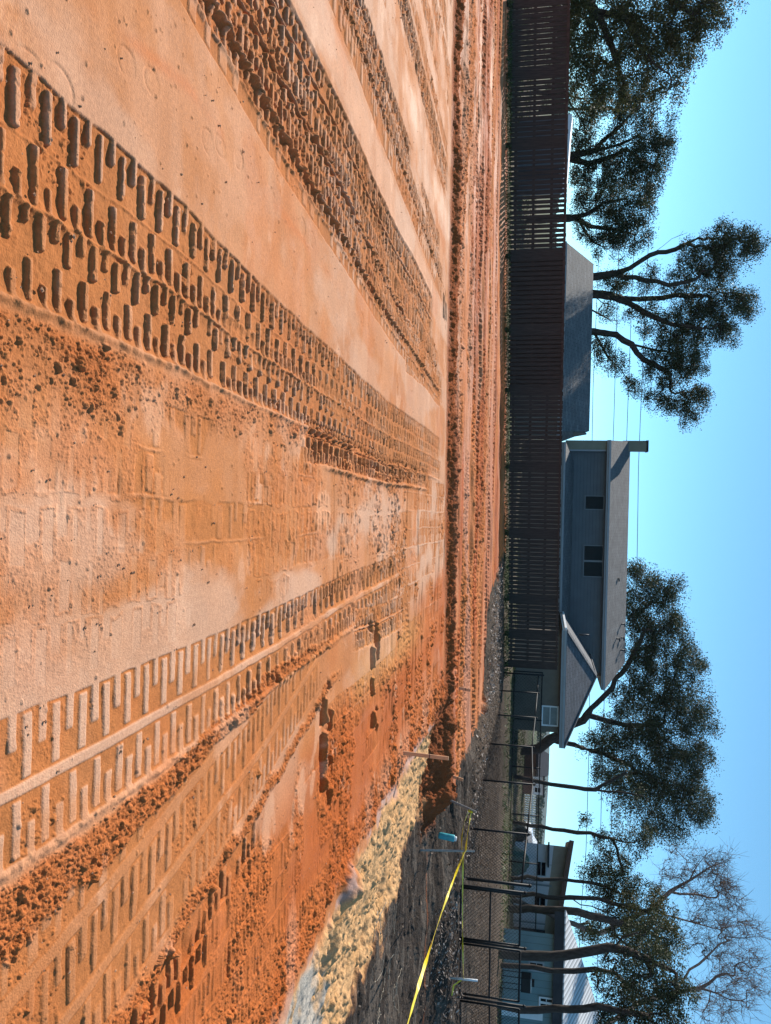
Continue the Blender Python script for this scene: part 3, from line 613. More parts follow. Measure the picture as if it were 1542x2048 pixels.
# ------------------------------------------------------------------ boarded fence along the far side of the site
FA = P(1018, 4, 24.6); FB = P(1010, 1338, 28.7)
fd = (FB-FA); fd.z = 0; FL = fd.length; fd.normalize(); fn = Vector((fd.y, -fd.x, 0))   # fn points to the camera side
def fp(s, off=0, z=0):
    q = FA + fd*s + fn*off; q.z = FA.z + (FB.z-FA.z)*s/FL + z; return q
def s_of(u):      # distance along the fence of a picture column
    lo, hi = -1, FL+1
    for _ in range(40):
        m_ = (lo+hi)/2; q = fp(m_); v = np.array([q.x, q.y, q.z-EYE]); pu = 1024 + FPX*v.dot(R_)/v.dot(F_)
        if pu < u: lo = m_
        else: hi = m_
    return lo
fence = thing('wooden_fence', fp(FL/2), 'long dark brown board fence standing between the red clay and the houses', 'fence')
posts = [s_of(u) for u in (6, 150, 290, 512, 660, 780, 933, 1065, 1196, 1266, 1328)]
HF = 1.83
def oriented(mb, s0, s1, o0, o1, z0, z1):
    q = [fp(s0, o0, z0), fp(s1, o0, z0), fp(s1, o1, z0), fp(s0, o1, z0), fp(s0, o0, z1), fp(s1, o0, z1), fp(s1, o1, z1), fp(s0, o1, z1)]
    mb.add(q, [(0,1,2,3),(7,6,5,4),(4,5,1,0),(5,6,2,1),(6,7,3,2),(7,4,0,3)])
for i in range(len(posts)-1):
    a, b_ = posts[i]+.06, posts[i+1]-.06
    n_ = max(3, round((b_-a)/.146)); pt = (b_-a)/n_
    gap = (.016, .024, .036, .032, .030, .008, .018, .028, .030, .030)[i]
    mb = MB()
    for k in range(n_):
        s0 = a+k*pt+gap/2+random.uniform(-.004, .004); s1 = a+(k+1)*pt-gap/2+random.uniform(-.004, .004)
        if 0 < i < 3 and random.random() < .05: s1 -= .02
        if i == 5 and k in range(n_-12, n_-7): s1 -= .03
        lo = .05 if i < 5 else .10; hi = HF+random.uniform(-.012, .01)
        oriented(mb, s0, s1, .0, .02, lo+random.uniform(-.02, .02), hi)
    mb.build('panel', M['fence'], fence)
    if i in (3, 4):      # doubled boards on the back of these bays
        mb = MB()
        for k in range(n_): oriented(mb, a+(k+.5)*pt+.045, a+(k+1.5)*pt-.045, -.085, -.065, .1, HF-.05)
        mb.build('backing_boards', M['fence'], fence)
    for z in (.20, .76, 1.32) if i < 5 else (.17, .74, 1.28):
        mb = MB(); oriented(mb, posts[i]+.05, posts[i+1]-.05, -.058, -.004, z, z+.085); mb.build('rail', M['fence_rail'], fence)
    mb = MB(); oriented(mb, posts[i]+(.002), posts[i+1]-.002, .022, .05, HF-.085, HF-.004 if i < 5 else HF-.03); mb.build('cap_board', M['fence_rail'], fence)
for i, s0 in enumerate(posts):
    mb = MB(); w_ = .075 if i < 7 else .10
    oriented(mb, s0-w_, s0+w_, -.12, .018, -.15, HF-.02); mb.build('post', M['fence'], fence)

# ------------------------------------------------------------------ black chain link fence, its gates, and the rail fence beyond
def wire_panel(a, b, z0, z1, pitch=.075, r=.0032, mb=None):
    """diamond mesh of straight wires between two ground points"""
    mb = mb or MB(); a = Vector(a); b = Vector(b); L = (b-a).length; d = (b-a)/L; H_ = z1-z0
    k = -H_
    while k < L:
        for sgn in (1, -1):
            s0, s1 = k, k+H_; za, zb = (z0, z1) if sgn > 0 else (z1, z0)
            if s0 < 0: f = -s0/H_; za = za+(zb-za)*f; s0 = 0
            if s1 > L: f = (s1-L)/(s1-s0) if s1 > s0 else 0; zb = zb-(zb-za)*f; s1 = L
            if s1-s0 > .01:
                p0 = a+d*s0; p1 = a+d*s1; p0 = Vector((p0.x, p0.y, p0.z+za)); p1 = Vector((p1.x, p1.y, p1.z+zb)); mb.tube([p0, p1], r, 3, caps=False)
        k += pitch
    return mb
CLY = [(1345, 28.5), (1381, 27.3), (1430, 25.4), (1489, 22.7), (1563, 18.9), (1663, 17.1), (1765, 15.9)]
def ground_at(u, Y):
    X0 = P(1000, u, Y).x; return Vector((X0, Y, gz(X0, Y)))
cl = [ground_at(u, Y) for u, Y in CLY]
clf = thing('chain_link_fence', cl[3], 'black chain link fence running from the end of the boards towards the gates', 'fence', None)
for i, q in enumerate(cl):
    h_ = 1.24 if i not in (0, 6) else 1.36
    r_ = .022 if i not in (0, 6) else .030
    mb = MB().tube([q-Vector((0,0,.2)), q+Vector((0,0,h_))], r_, 8); mb.lathe((q.x, q.y, q.z+h_), [(r_*1.3, 0), (r_*1.3, .02), (r_*.4, .05)], 8); mb.build('post', M['metal_black'], clf, True)
for i in range(len(cl)-1):
    a, b_ = cl[i], cl[i+1]
    wire_panel(a, b_, .03, 1.2).build('mesh_panel', M['metal_black'], clf)
    MB().tube([a+Vector((0,0,1.21)), b_+Vector((0,0,1.21))], .02, 8).build('top_rail', M['metal_black'], clf, True)
def gate(u0, u1, Y0, Y1, label):
    a, b_ = ground_at(u0, Y0), ground_at(u1, Y1); z_ = min(a.z, b_.z); a.z = b_.z = z_+.02
    g = thing('chain_link_gate', (a+b_)/2, label, 'gate', 'black chain link gates')
    up = Vector((0,0,1)); mb = MB()
    for q in (a, b_): mb.tube([q+up*.04, q+up*1.2], .021, 8)
    for z in (.04, .62, 1.2): mb.tube([a+up*z, b_+up*z], .017 if z != 1.2 else .02, 8)
    mb.build('frame', M['metal_black'], g, True)
    wire_panel(a, b_, .05, 1.19).build('mesh_panel', M['metal_black'], g)
gate(1784, 1886, 15.75, 15.85, 'black chain link gate leaf nearer the leaning stakes')
gate(1897, 1998, 15.85, 15.95, 'black chain link gate leaf at the right, behind the white topped stake')
gate(2013, 2110, 16.0, 16.3, 'chain link section at the far right edge beyond the gate post')
for u, Y in ((1780, 15.7), (1891, 15.85), (2006, 15.98)):
    q = ground_at(u, Y); o = thing('gate_post', q, {1780: 'black steel post between the fence end and the first gate', 1891: 'black steel post between the two gate leaves', 2006: 'black steel post on the far right side of the gates'}[u], 'post', 'black posts of the gates')
    MB().tube([q-Vector((0,0,.2)), q+Vector((0,0,1.3))], .025, 10).build('shaft', M['metal_black'], o, True)
    MB().lathe((q.x, q.y, q.z+1.3), [(.032, 0), (.032, .02), (.022, .04), (.006, .048)], 10).build('cap', M['metal_black'], o, True)
q0 = P(1077, 1345, 38.5); q1 = P(1077-.026*760, 2110, 38.5); za = .27
rf = thing('rail_fence', Vector(((q0.x+q1.x)/2, 38.5, za)), 'thin black fence with straight top rail crossing the yard farther back', 'fence')
for k in range(9):
    f = k/8; x_ = q0.x+(q1.x-q0.x)*f
    MB().tube([(x_, 38.5, .05), (x_, 38.5, 1.66)], .03, 8).build('post', M['metal_black'], rf, True)
for z in (.32, 1.62): MB().tube([(q0.x, 38.5, z), (q1.x, 38.5, z)], .026, 8).build('rail', M['metal_black'], rf, True)
wire_panel((q0.x, 38.5, 0), (q1.x, 38.5, 0), .32, 1.6, .16, .004).build('mesh_panel', M['metal_black'], rf)

# ------------------------------------------------------------------ stakes, tape, tub
def at(u, x, Y): return P(x, u, Y)
def wstake(base, top, w_, th, label, cap=True):
    a, b_ = Vector(base), Vector(top); o = thing('wooden_stake', (a.x, a.y, a.z), label, 'stake', 'pine marker stakes')
    d = (a-b_).normalized()
    mb = MB().bar(b_, a+d*.12, w_, th, (0, 1, 0)); mb.build('shaft', M['stake_wood'], o, bevel=.002)
    mid = a+(b_-a)*.58; e = (b_-a).normalized()
    MB().bar(mid-e*.006, mid+e*.006, w_+.004, th+.004, (0,1,0)).build('notch_line', M['brown'], o)
wstake(at(1506, 808, 9.45), at(1517, 897, 9.40), .043, .02, 'tallest pine stake, standing at the rim above the dark hollow')
wstake(at(1376, 917, 15.3), at(1381, 941, 15.3), .05, .02, 'short pine stake standing alone on the smooth clay lane')
wstake(at(1552, 902, 14.3), at(1560, 926, 14.25), .05, .02, 'short pine stake leaning beside the black soil edge')
def mstake(base, top, label, r=.017, white=0):
    a, b_ = Vector(base), Vector(top); o = thing('metal_stake', a, label, 'stake', 'grey steel stakes holding the tape')
    d = (b_-a).normalized(); L = (b_-a).length
    mb = MB().bar(a-d*.15, b_, r*1.7, r*.6, (1,0,0)).bar(a-d*.15, b_, r*.6, r*1.9, (1,0,0))
    mb.build('shaft', M['galv'], o)
    if white: MB().tube([b_-d*L*white, b_+d*.012], r*1.15, 10).build('painted_tip', M['pvc'], o, True)
    return a, b_
sA = mstake(at(1700, 838, 13.3), at(1702, 949, 13.3), 'upright grey steel stake where the yellow tape is knotted')
sB = mstake(at(1597, 893, 14.0), at(1624, 952, 13.9), 'tilted grey steel stake at the end of the yellow tape')
sC = mstake(at(1953, 875, 15.0), at(1961, 954, 15.0), 'grey steel stake with white painted top in front of the gates', .018, .5)
def tape(name, pts, wd, label, tw=1.0, seed=1, sag=.0):
    rr = random.Random(seed); P0 = []
    for i in range(len(pts)-1):
        a, b_ = Vector(pts[i]), Vector(pts[i+1]); n_ = max(6, int((b_-a).length/.07))
        for k in range(n_+(i == len(pts)-2)):
            f = k/n_; q = a.lerp(b_, f); q.z -= sag*4*f*(1-f); P0.append(q)
    ang = rr.uniform(0, 3); vs = []; fs = []
    for i, q in enumerate(P0):
        d = (P0[min(i+1, len(P0)-1)]-P0[max(i-1, 0)]).normalized(); s1 = d.cross(Vector((0,0,1))).normalized(); s2 = s1.cross(d)
        ang += rr.uniform(-.12, .22)*tw; e = s1*cos(ang)+s2*sin(ang); nn = d.cross(e)*.0015
        wv = wd*(.7+.2*sin(i*.23)+.12*sin(i*.91+1))
        vs += [q-e*wv/2+nn, q+e*wv/2+nn, q+e*wv/2-nn, q-e*wv/2-nn]
        if i: j = 4*(i-1); fs += [(j+a_, j+(a_+1) % 4, j+4+(a_+1) % 4, j+4+a_) for a_ in range(4)]
    fs += [(3, 2, 1, 0), (4*(len(P0)-1), 4*(len(P0)-1)+1, 4*(len(P0)-1)+2, 4*(len(P0)-1)+3)]
    o = MB().add(vs, fs).build(name, M['tape'], None); return tag(o, label, 'tape', 'lengths of yellow tape')
kA = sA[0].lerp(sA[1], .83); kB = sB[0].lerp(sB[1], .86)
tape('barrier_tape', [kA, at(2075, 808, 7.8)], 0.045, 'long yellow tape stretched from the knotted stake towards the bottom corner', 1.0, 3, .04)
tape('barrier_tape', [kA+Vector((0, -.02, .01)), kB], .045, 'yellow tape running between the upright stake and the tilted stake', 1.3, 5, .01)
tape('barrier_tape', [kA+Vector((0, .02, -.05)), kB+Vector((0,0,-.04)), kB+Vector((.03,-.03,.02))], .04, 'slack second strand of yellow tape below the stretch between the leaning stakes', 1.6, 6, .05)
tape('barrier_tape', [kA+Vector((0, .02, -.03)), sC[0].lerp(sC[1], .66)], .030, 'thin twisted yellow tape passing in front of the chain link gates', 2.6, 8, .015)
tape('barrier_tape', [sC[0].lerp(sC[1], .64), sC[0].lerp(sC[1], .42)+Vector((.12, -.03, 0)), sC[0].lerp(sC[1], .40)+Vector((.30, -.05, -.01))], .03, 'short loose end of yellow tape hanging from the white topped stake', 2, 9)
# tub
tb = at(1671, 880, 14.4); tb.z = tb.z
tub = thing('plastic_tub', tb, 'teal cylindrical tub with white lid standing on the black soil', 'tub')
MB().lathe(tb, [(.055, -.03), (.062, 0), (.066, .01), (.068, .14), (.066, .15), (.068, .16), (.070, .285), (.064, .30)], 24).build('body', M['teal_plastic'], tub, True)
MB().lathe((tb.x, tb.y, tb.z+.30), [(.045, 0), (.047, .004), (.047, .035), (.040, .045)], 24).build('lid', M['white_plastic'], tub, True)
tub.rotation_euler = (0, radians(6), 0); tub.scale = (.88, .88, .88)

# ------------------------------------------------------------------ buildings
def hip_roof(parent, m_roof, m_trim, xe, ye, ze, xr, yr, zr, over=0, fascia=.2, name='roof'):
    """eave rectangle xe, ye at ze; ridge from xr[0] to xr[1] at yr, zr"""
    a = [(xe[0], ye[0], ze), (xe[1], ye[0], ze), (xe[1], ye[1], ze), (xe[0], ye[1], ze)]
    r0, r1 = (xr[0], yr, zr), (xr[1], yr, zr); th = .12
    vs = a+[r0, r1]+[(p[0], p[1], p[2]-th) for p in a]+[(r0[0], r0[1], zr-th), (r1[0], r1[1], zr-th)]
    fs = [(0,1,5,4), (1,2,5), (2,3,4,5), (3,0,4), (6,10,11,7), (7,11,8), (8,11,10,9), (9,10,6), (0,6,7,1), (1,7,8,2), (2,8,9,3), (3,9,6,0)]
    ro = MB().add(vs, fs).build(name, m_roof, parent)
    mb = MB(); f = fascia
    for p, q in ((a[0], a[1]), (a[1], a[2]), (a[2], a[3]), (a[3], a[0])):
        p = Vector(p)-Vector((0,0,f/2+.02)); q = Vector(q)-Vector((0,0,f/2+.02)); mb.bar(p, q, .05, f)
    mb.build('fascia', m_trim, parent)
    g = MB(); p = Vector((xe[0]-.02, ye[0]-.09, ze-.07)); q = Vector((xe[1]+.02, ye[0]-.09, ze-.07)); g.bar(p, q, .11, .11); g.build('gutter', m_trim, parent)
    s_ = MB().box(xe[0]+.05, xe[1]-.05, ye[0]+.05, ye[1]-.05, ze-f-.02, ze-f+.01); s_.build('soffit', m_trim, parent)
    return ro
def window(parent, x0, x1, yf, z0, z1, split=None, m_trim=None, blind=False, bars=True):
    m_trim = m_trim or M['trim']; t_ = .07 if bars else .045
    fr = MB().box(x0-t_, x1+t_, yf-.05, yf+.05, z1, z1+t_).box(x0-t_, x1+t_, yf-.06, yf+.05, z0-t_, z0).box(x0-t_, x0, yf-.05, yf+.05, z0, z1).box(x1, x1+t_, yf-.05, yf+.05, z0, z1)
    if split is not None: fr.box(split-.05, split+.05, yf-.05, yf+.05, z0, z1)
    f = fr.build('window', m_trim, parent)
    for (a, b_) in ([(x0, x1)] if split is None else [(x0, split-.05), (split+.05, x1)]):
        MB().box(a, b_, yf-.015, yf+.01, z0, z1).build('pane', M['glass'] if not blind else M['blind'], f)
        if bars: MB().box(a, b_, yf-.03, yf-.016, (z0+z1)/2-.015, (z0+z1)/2+.015).build('meeting_rail', m_trim, f)
M['blind'] = mat('pale_blind_behind_glass', (.16, .18, .19), .25, .2, 4)
def px(u, Y, x=1100): return P(x, u, Y).x
def pz(x, u, Y): return P(x, u, Y).z
YW = 47.5
xl, xr_ = px(884, YW), px(1345, YW); zu = pz(1217, 1100, YW-.5)
house = thing('two_storey_house', (8.0, YW+2, .25), 'blue grey two storey house with chimney and hip roofed front wing', 'house')
MB().box(xl, xr_, YW, YW+5.6, 0, zu).build('upper_wall', M['wall_blue'], house)
# main roof, in two lengths
ridgeY = 50.05; zr1 = pz(1258, 1078, ridgeY)
x0e, x1e, x2e = px(880, YW-.6), px(1183, 49), px(1372, YW-.6)
hip_roof(house, M['shingle'], M['trim'], (x0e, x2e), (YW-.6, YW+6.2), zu, (px(881, 50), px(1318, 50)), 50.2, zr1-.05)
# gable end wall fill + chimney
MB().slab([(xl-.02, YW, zu-.05), (xl-.02, 50.3, zr1-.1), (xl-.02, YW+5.6, zu-.05)], .1).build('gable_panel', M['wall_olive'], house)
xc0, xc1 = px(881, YW), px(900, YW)
MB().box(xc0, xc1, YW-.28, YW-.002, 2.6, zu-.2).build('chimney_breast', M['wall_olive'], house)
MB().box(xc1-.02, xc1+.06, YW-.32, YW-.1, 2.6, zu-.22).build('corner_trim', M['trim'], house)
c0, c1 = px(881, 50.2), px(901, 50.2); zt = pz(1296, 890, 50.2)
ch = MB().box(c0, c1, 49.9, 50.6, zr1-.5, zt-.12).build('chimney', M['wall_olive'], house)
cp = MB().box(c0-.03, c1+.03, 49.87, 50.63, zt-.12, zt-.06).box(c0, c0+.05, 49.9, 50.6, zt-.32, zt-.12).box(c0-.03, c1+.03, 49.87, 50.63, zt-.03, zt)
cp.build('chimney_cap', M['dark_beam'], ch)
# downpipe, corner boards
MB().box(xr_-.16, xr_+.01, YW-.03, YW-.003, 2.6, zu-.2).build('corner_board', M['brown'], house)
# low front roof and the ground floor wall below it
zl = pz(1129, 1000, 45.0); zl2 = pz(1146, 1000, YW)
xa, xb = px(884, 45.0), px(1212, 45.0)
MB().slab([(xa, 45.0, zl), (xb+1.6, 45.0, zl), (xb+1.6, YW-.003, zl2), (xa+.95, YW-.003, zl2)], .1).build('porch_roof', M['shingle'], house)
MB().bar((xa, 44.96, zl-.12), (xb+.3, 44.96, zl-.12), .06, .2).bar((xa, 44.87, zl-.06), (xb+.3, 44.87, zl-.06), .11, .11).build('gutter', M['trim'], house)
MB().box(xa+.5, xb+3, 45.6, YW+5.6, 0, 2.62).build('lower_wall', M['wall_tan'], house)
# dark recess band of siding above the porch roof
window(house, px(991, YW), px(1016, YW), YW-.02, pz(1171, 1003, YW), pz(1207, 1003, YW), None, M['win'], False, False)
window(house, px(1089, YW), px(1149, YW), YW-.02, pz(1168, 1120, YW), pz(1205, 1120, YW), px(1119, YW), M['win'], False, False)
for (u, x) in ((1157, 1228), (1248, 1240), (1275, 1238), (1277, 1229), (1300, 1240)):
    Yv = 48.6 if x < 1230 else 49.4
    q = P(x, u, Yv); MB().tube([q-Vector((0,0,.3)), q+Vector((0,0,.28))], .05, 8).tube([q+Vector((-.05,0,.28)), q+Vector((.16,0,.30))], .045, 8).build('vent_pipe', M['pipe'], house, True)
# front wing
wx0, wx1 = px(1260, 38.5), px(1493, 38.5); wz = pz(1133, 1300, 38.5); ax, az = px(1347, 41.3), pz(1193, 1347, 41.3)
wv = MB(); th = .12
top = [(wx0, 38.5, wz), (wx1, 38.5, wz), (wx1, YW+1, wz), (wx0, YW+1, wz), (ax, 41.4, az), (ax, YW+1, az)]
vs = top+[(p[0], p[1], p[2]-th) for p in top]
wv.add(vs, [(0,1,4), (1,2,5,4), (3,0,4,5), (6,10,7), (7,10,11,8), (9,11,10,6), (0,6,7,1), (1,7,8,2), (3,9,6,0), (2,8,11,5), (5,11,9,3)])
wing = wv.build('wing_roof', M['shingle_dark'], house)
MB().bar((wx0-.02, 38.46, wz-.12), (wx1+.02, 38.46, wz-.12), .05, .22).bar((wx1+.0, 38.5, wz-.12), (wx1+.0, YW, wz-.12), .05, .22).bar((wx0-.05, 38.4, wz-.06), (wx1, 38.4, wz-.06), .1, .1).build('fascia', M['trim'], house)
MB().bar((wx0-.03, 38.5, wz-.10), (wx0-.03, 45.0, wz-.10), .06, .2).bar((wx0-.10, 38.5, wz-.05), (wx0-.10, 45.0, wz-.05), .1, .1).build('side_gutter', M['trim_white'], house)
MB().bar((wx0, 38.5, wz+.02), (ax, 41.4, az+.02), .18, .05).bar((wx1, 38.5, wz+.02), (ax, 41.4, az+.02), .18, .05).bar((ax, 41.4, az+.02), (ax, YW, az+.02), .18, .05).build('ridge_caps', M['shingle_dark'], house)
MB().box(wx0+.1, wx1-.1, 38.6, 45, wz-.26, wz-.22).build('soffit', M['brown'], house)
gx0, gx1 = px(1272, 39.1), px(1464, 39.1)
MB().box(gx0, gx1, 39.1, YW-.3, -.1, wz-.24).build('wing_wall', M['wall_tan'], house)
window(house, px(1414, 39.1), px(1449, 39.1), 39.09, pz(1086, 1430, 39.1), pz(1114, 1430, 39.1), None, M['trim_white'], True)
window(house, px(1296, 39.1), px(1318, 39.1), 39.09, pz(1094, 1430, 39.1)-.3, pz(1112, 1300, 39.1), None, M['brown'])
q = P(1170, 1270, 42.5); MB().tube([q-Vector((0,0,.3)), q+Vector((0,0,.2))], .05, 8).build('vent_pipe', M['pipe'], house, True)
def shear(root, y0, k):
    """turn the side walls of a building so that it stands at an angle to the street"""
    def go(o):
        for c in o.children:
            if c.type == 'MESH':
                c.data.transform(Matrix(((1, k, 0, (root.location.y-y0)*k), (0, 1, 0, 0), (0, 0, 1, 0), (0, 0, 0, 1))))
            go(c)
    go(root)
# grey hip roofed outbuilding behind the fence
yo = 36.0; ze = pz(1130, 660, yo)
shed = thing('outbuilding', (px(660, 38), 38.5, .2), 'low outbuilding with wide grey shingle hip roof just behind the board fence', 'outbuilding')
hip_roof(shed, M['shingle'], M['trim'], (px(487, yo), px(862, yo)), (yo, yo+5.4), ze, (px(531, 38.7), px(861, 38.7)+.02), 38.7, pz(1183, 690, 38.7))
MB().box(px(495, yo+.4), px(858, yo+.4), yo+.4, yo+5, 0, ze-.2).build('wall', M['wall_tan'], shed)
MB().slab([(px(862, yo)-.12, yo+.1, ze-.1), (px(862, yo)-.12, yo+5.3, ze-.1), (px(862, yo)-.12, 38.7, pz(1183, 690, 38.7)-.12)], .08).build('gable_panel', M['wall_tan'], shed)
# white topped shed farther left
ys = 32.5
s2 = thing('garden_shed', (px(310, ys+1), ys+1.5, .1), 'blue grey shed with sloping white roof edge, behind the left part of the fence', 'shed')
za_, zb_ = pz(1144, 231, ys), pz(1131, 392, ys)
MB().slab([(px(231, ys), ys, za_), (px(392, ys), ys, zb_), (px(392, ys), ys+3.4, zb_+.1), (px(231, ys), ys+3.4, za_+.1)], .06).build('roof', M['trim_white'], s2)
MB().bar((px(231, ys), ys-.03, za_-.1), (px(392, ys), ys-.03, zb_-.06), .04, .16).build('fascia', M['trim_white'], s2)
MB().add([(px(234, ys), ys+.15, 0), (px(389, ys), ys+.15, 0), (px(389, ys), ys+.15, zb_-.09), (px(234, ys), ys+.15, za_-.12),
          (px(234, ys), ys+3.2, 0), (px(389, ys), ys+3.2, 0), (px(389, ys), ys+3.2, zb_-.05), (px(234, ys), ys+3.2, za_-.05)], [(0,1,2,3),(7,6,5,4),(1,5,6,2),(4,0,3,7),(3,2,6,7),(4,5,1,0)]).build('wall', M['wall_blue'], s2)
MB().box(px(330, ys), px(356, ys), ys+.10, ys+.149, .05, 1.75).build('door', M['dark_beam'], s2)
shear(s2, ys, px(389, ys)/ys*1.02)
# long white house at the right
yh = 48.0; hx0, hx1 = px(1690, yh), px(1935, yh); h0 = pz(1141, 1690, yh); h1 = pz(1106, 1914, yh)-.1
wh = thing('white_house', ((hx0+hx1)/2, yh+3, .3), 'grey white house with brown sloping roof edge and two small dark windows', 'house')
def lz(x_, dz=0): return h0+(h1-h0)*(x_-hx0)/(hx1-hx0)+dz
MB().add([(hx0, yh, -.2), (hx1, yh, -.2), (hx1, yh, lz(hx1, -.1)), (hx0, yh, lz(hx0, -.1)), (hx0, yh+7, -.2), (hx1, yh+7, -.2), (hx1, yh+7, lz(hx1, -.1)), (hx0, yh+7, lz(hx0, -.1))],
         [(0,1,2,3),(7,6,5,4),(1,5,6,2),(4,0,3,7),(3,2,6,7),(4,5,1,0)]).build('wall', M['wall_white'], wh)
ux1 = px(1775, yh)
MB().add([(hx0+.02, yh-.02, lz(hx0, -.95)), (hx1, yh-.02, lz(hx1, -.62)), (hx1, yh-.02, lz(hx1, -.12)), (hx0+.02, yh-.02, lz(hx0, -.12)),
          (hx0+.02, yh-.002, lz(hx0, -.95)), (hx1, yh-.002, lz(hx1, -.62)), (hx1, yh-.002, lz(hx1, -.12)), (hx0+.02, yh-.002, lz(hx0, -.12))], [(0,1,2,3),(7,6,5,4),(1,5,6,2),(4,0,3,7),(3,2,6,7),(4,5,1,0)]).build('gable_panel', M['beige'], wh)
MB().slab([(hx0-.35, yh-.9, lz(hx0-.35, .08)), (hx1, yh-.9, lz(hx1, .08)), (hx1, yh+7.3, lz(hx1, .1)), (hx0-.35, yh+7.3, lz(hx0, .1))], .14).build('roof', M['brown'], wh)
MB().bar((hx0-.38, yh-.95, lz(hx0-.38, -.02)), (hx1, yh-.95, lz(hx1, -.02)), .05, .26).build('fascia', M['brown'], wh)
window(wh, px(1726, yh), px(1753, yh), yh-.03, pz(1073, 1740, yh), pz(1091, 1740, yh), None, M['trim_white'])
window(wh, px(1796, yh), px(1825, yh), yh-.03, pz(1069, 1810, yh), pz(1090, 1810, yh), None, M['trim_white'])
MB().box(px(1862, yh), px(1884, yh), yh-.06, yh-.003, .2, pz(1090, 1870, yh)).build('door', M['dark_beam'], wh)
MB().box(px(1688, yh)-.1, px(1735, yh), yh-.75, yh-.02, pz(1097, 1710, yh)-.05, pz(1097, 1710, yh)+.04).build('awning', M['dark_beam'], wh)
for u in (1772, 1850): MB().box(px(u, yh)-.05, px(u, yh)+.05, yh-.05, yh-.021, 0, lz(px(u, yh), -.7)).build('cover_strip', M['trim'], wh)
MB().box(px(1765, yh)-.06, px(1765, yh)+.0, yh-.07, yh-.021, .6, 2.0).build('downpipe', M['pipe'], wh)
shear(wh, yh, hx0/yh*1.03)
# teal house with corrugated roof
yt = 34.0; tx0, tx1 = px(1868, yt), 31.0; tz = pz(1107, 1950, yt)
th_ = thing('teal_house', (22, yt+3, .2), 'teal board house with corrugated metal roof at the right edge', 'house')
MB().box(tx0, tx1, yt, yt+6, -.2, tz).build('wall', M['wall_teal'], th_)
MB().bar((px(1832, yt-.4), yt-.42, tz+.19), (tx1, yt-.42, tz+.19), .12, .42).build('eave_beam', M['dark_beam'], th_)
MB().box(px(1834, yt-.4), tx1, yt-.35, yt+.1, tz-.0, tz+.05).build('soffit', M['dark_beam'], th_)
rz = tz+.42; e0 = px(1829, yt-.5)
rdg = P(1206, 2050, 40.5); KT = tx0/yt*1.03; rdg.x -= (40.5-yt)*KT
MB().add([(e0, yt-.5, rz), (tx1+.5, yt-.5, rz), (tx1+.5, 40.5, rdg.z), (rdg.x, 40.5, rdg.z), (e0, yt-.5, rz-.05), (tx1+.5, yt-.5, rz-.05), (tx1+.5, 40.5, rdg.z-.05), (rdg.x, 40.5, rdg.z-.05), (e0, 46, rz), (tx1+.5, 46, rz)],
         [(0,1,2,3), (7,6,5,4), (0,4,5,1), (1,5,6,2), (3,2,9,8), (0,3,8)]).build('roof', M['roof_metal'], th_)
window(th_, px(1999, yt), px(2015, yt), yt-.02, pz(1081, 2005, yt), pz(1104, 2005, yt), px(2007, yt), M['trim_white'])
window(th_, px(1930, yt), px(1944, yt), yt-.02, pz(1060, 1940, yt), pz(1085, 1940, yt), None, M['trim'])
MB().box(px(2030, yt), px(2044, yt), yt-.05, yt-.002, .1, 2.0).build('door', M['trim_white'], th_)
shear(th_, yt, KT)
bx, by = px(1957, 33.0), 33.0; z0 = pz(1041, 1970, by)
gr = thing('box_on_legs', (bx+.3, by, .25), 'dark boxy metal cabinet on legs beside the teal wall', 'cabinet')
MB().box(bx, bx+.58, by-.25, by+.25, z0+.02, z0+.40).build('body', M['metal_black'], gr, bevel=.02)
MB().box(bx+.02, bx+.56, by-.23, by+.23, z0+.402, z0+.44).build('lid', M['galv'], gr)
MB().box(bx+.1, bx+.3, by-.24, by-.02, z0+.442, z0+.55).build('knob_box', M['metal_black'], gr)
for dx in (.03, .52):
    for dy in (-.2, .2): MB().tube([(bx+dx, by+dy, .1), (bx+dx, by+dy, z0+.02)], .02, 6).build('leg', M['metal_black'], gr)
# ---- things far back between the big oak and the white house
yb = 70.0
bn = thing('dark_barn', (px(1530, yb), yb+3, .3), 'low dark barn beyond the tree trunk with angled right roof end', 'barn')
MB().box(px(1500, yb), px(1562, yb), yb, yb+6, 0, pz(1072, 1530, yb)).build('wall', M['brown'], bn)
a0, a1, a2 = px(1497, yb), px(1566, yb), px(1552, yb)
hip_roof(bn, M['dark_beam'], M['dark_beam'], (a0, a1), (yb-.4, yb+6.4), pz(1072, 1530, yb)+.2, (a0+.5, a2), yb+3, pz(1098, 1530, yb+3))
shear(bn, yb, px(1500, yb)/yb)
y2 = 64.0
fh = thing('small_white_building', (px(1572, y2), y2+2, .3), 'small white building with brick base just right of the barn', 'building')
MB().box(px(1556, y2), px(1592, y2), y2, y2+4, 0, pz(1065, 1570, y2)).build('base_wall', M['brick'], fh)
MB().box(px(1556, y2), px(1592, y2), y2, y2+4, pz(1065, 1570, y2), pz(1086, 1570, y2)).build('wall', M['trim_white'], fh)
window(fh, px(1561, y2), px(1570, y2), y2-.03, pz(1070, 1570, y2), pz(1081, 1570, y2), None, M['trim_white'])
window(fh, px(1578, y2), px(1587, y2), y2-.03, pz(1070, 1570, y2), pz(1081, 1570, y2), None, M['trim_white'])
MB().box(px(1553, y2), px(1595, y2), y2-.4, y2+4.4, pz(1086, 1570, y2), pz(1089, 1570, y2)).build('roof', M['pipe'], fh)
shear(fh, y2, px(1556, y2)/y2)
yf = 78.0
wf = thing('white_fence', (px(1625, yf), yf, .3), 'low white picket fence far away between the small building and the car', 'fence')
k = px(1594, yf)
while k < px(1688, yf):
    MB().box(k, k+.09, yf-.03, yf+.03, .2, pz(1071, 1640, yf)).build('picket', M['trim_white'], wf); k += .22
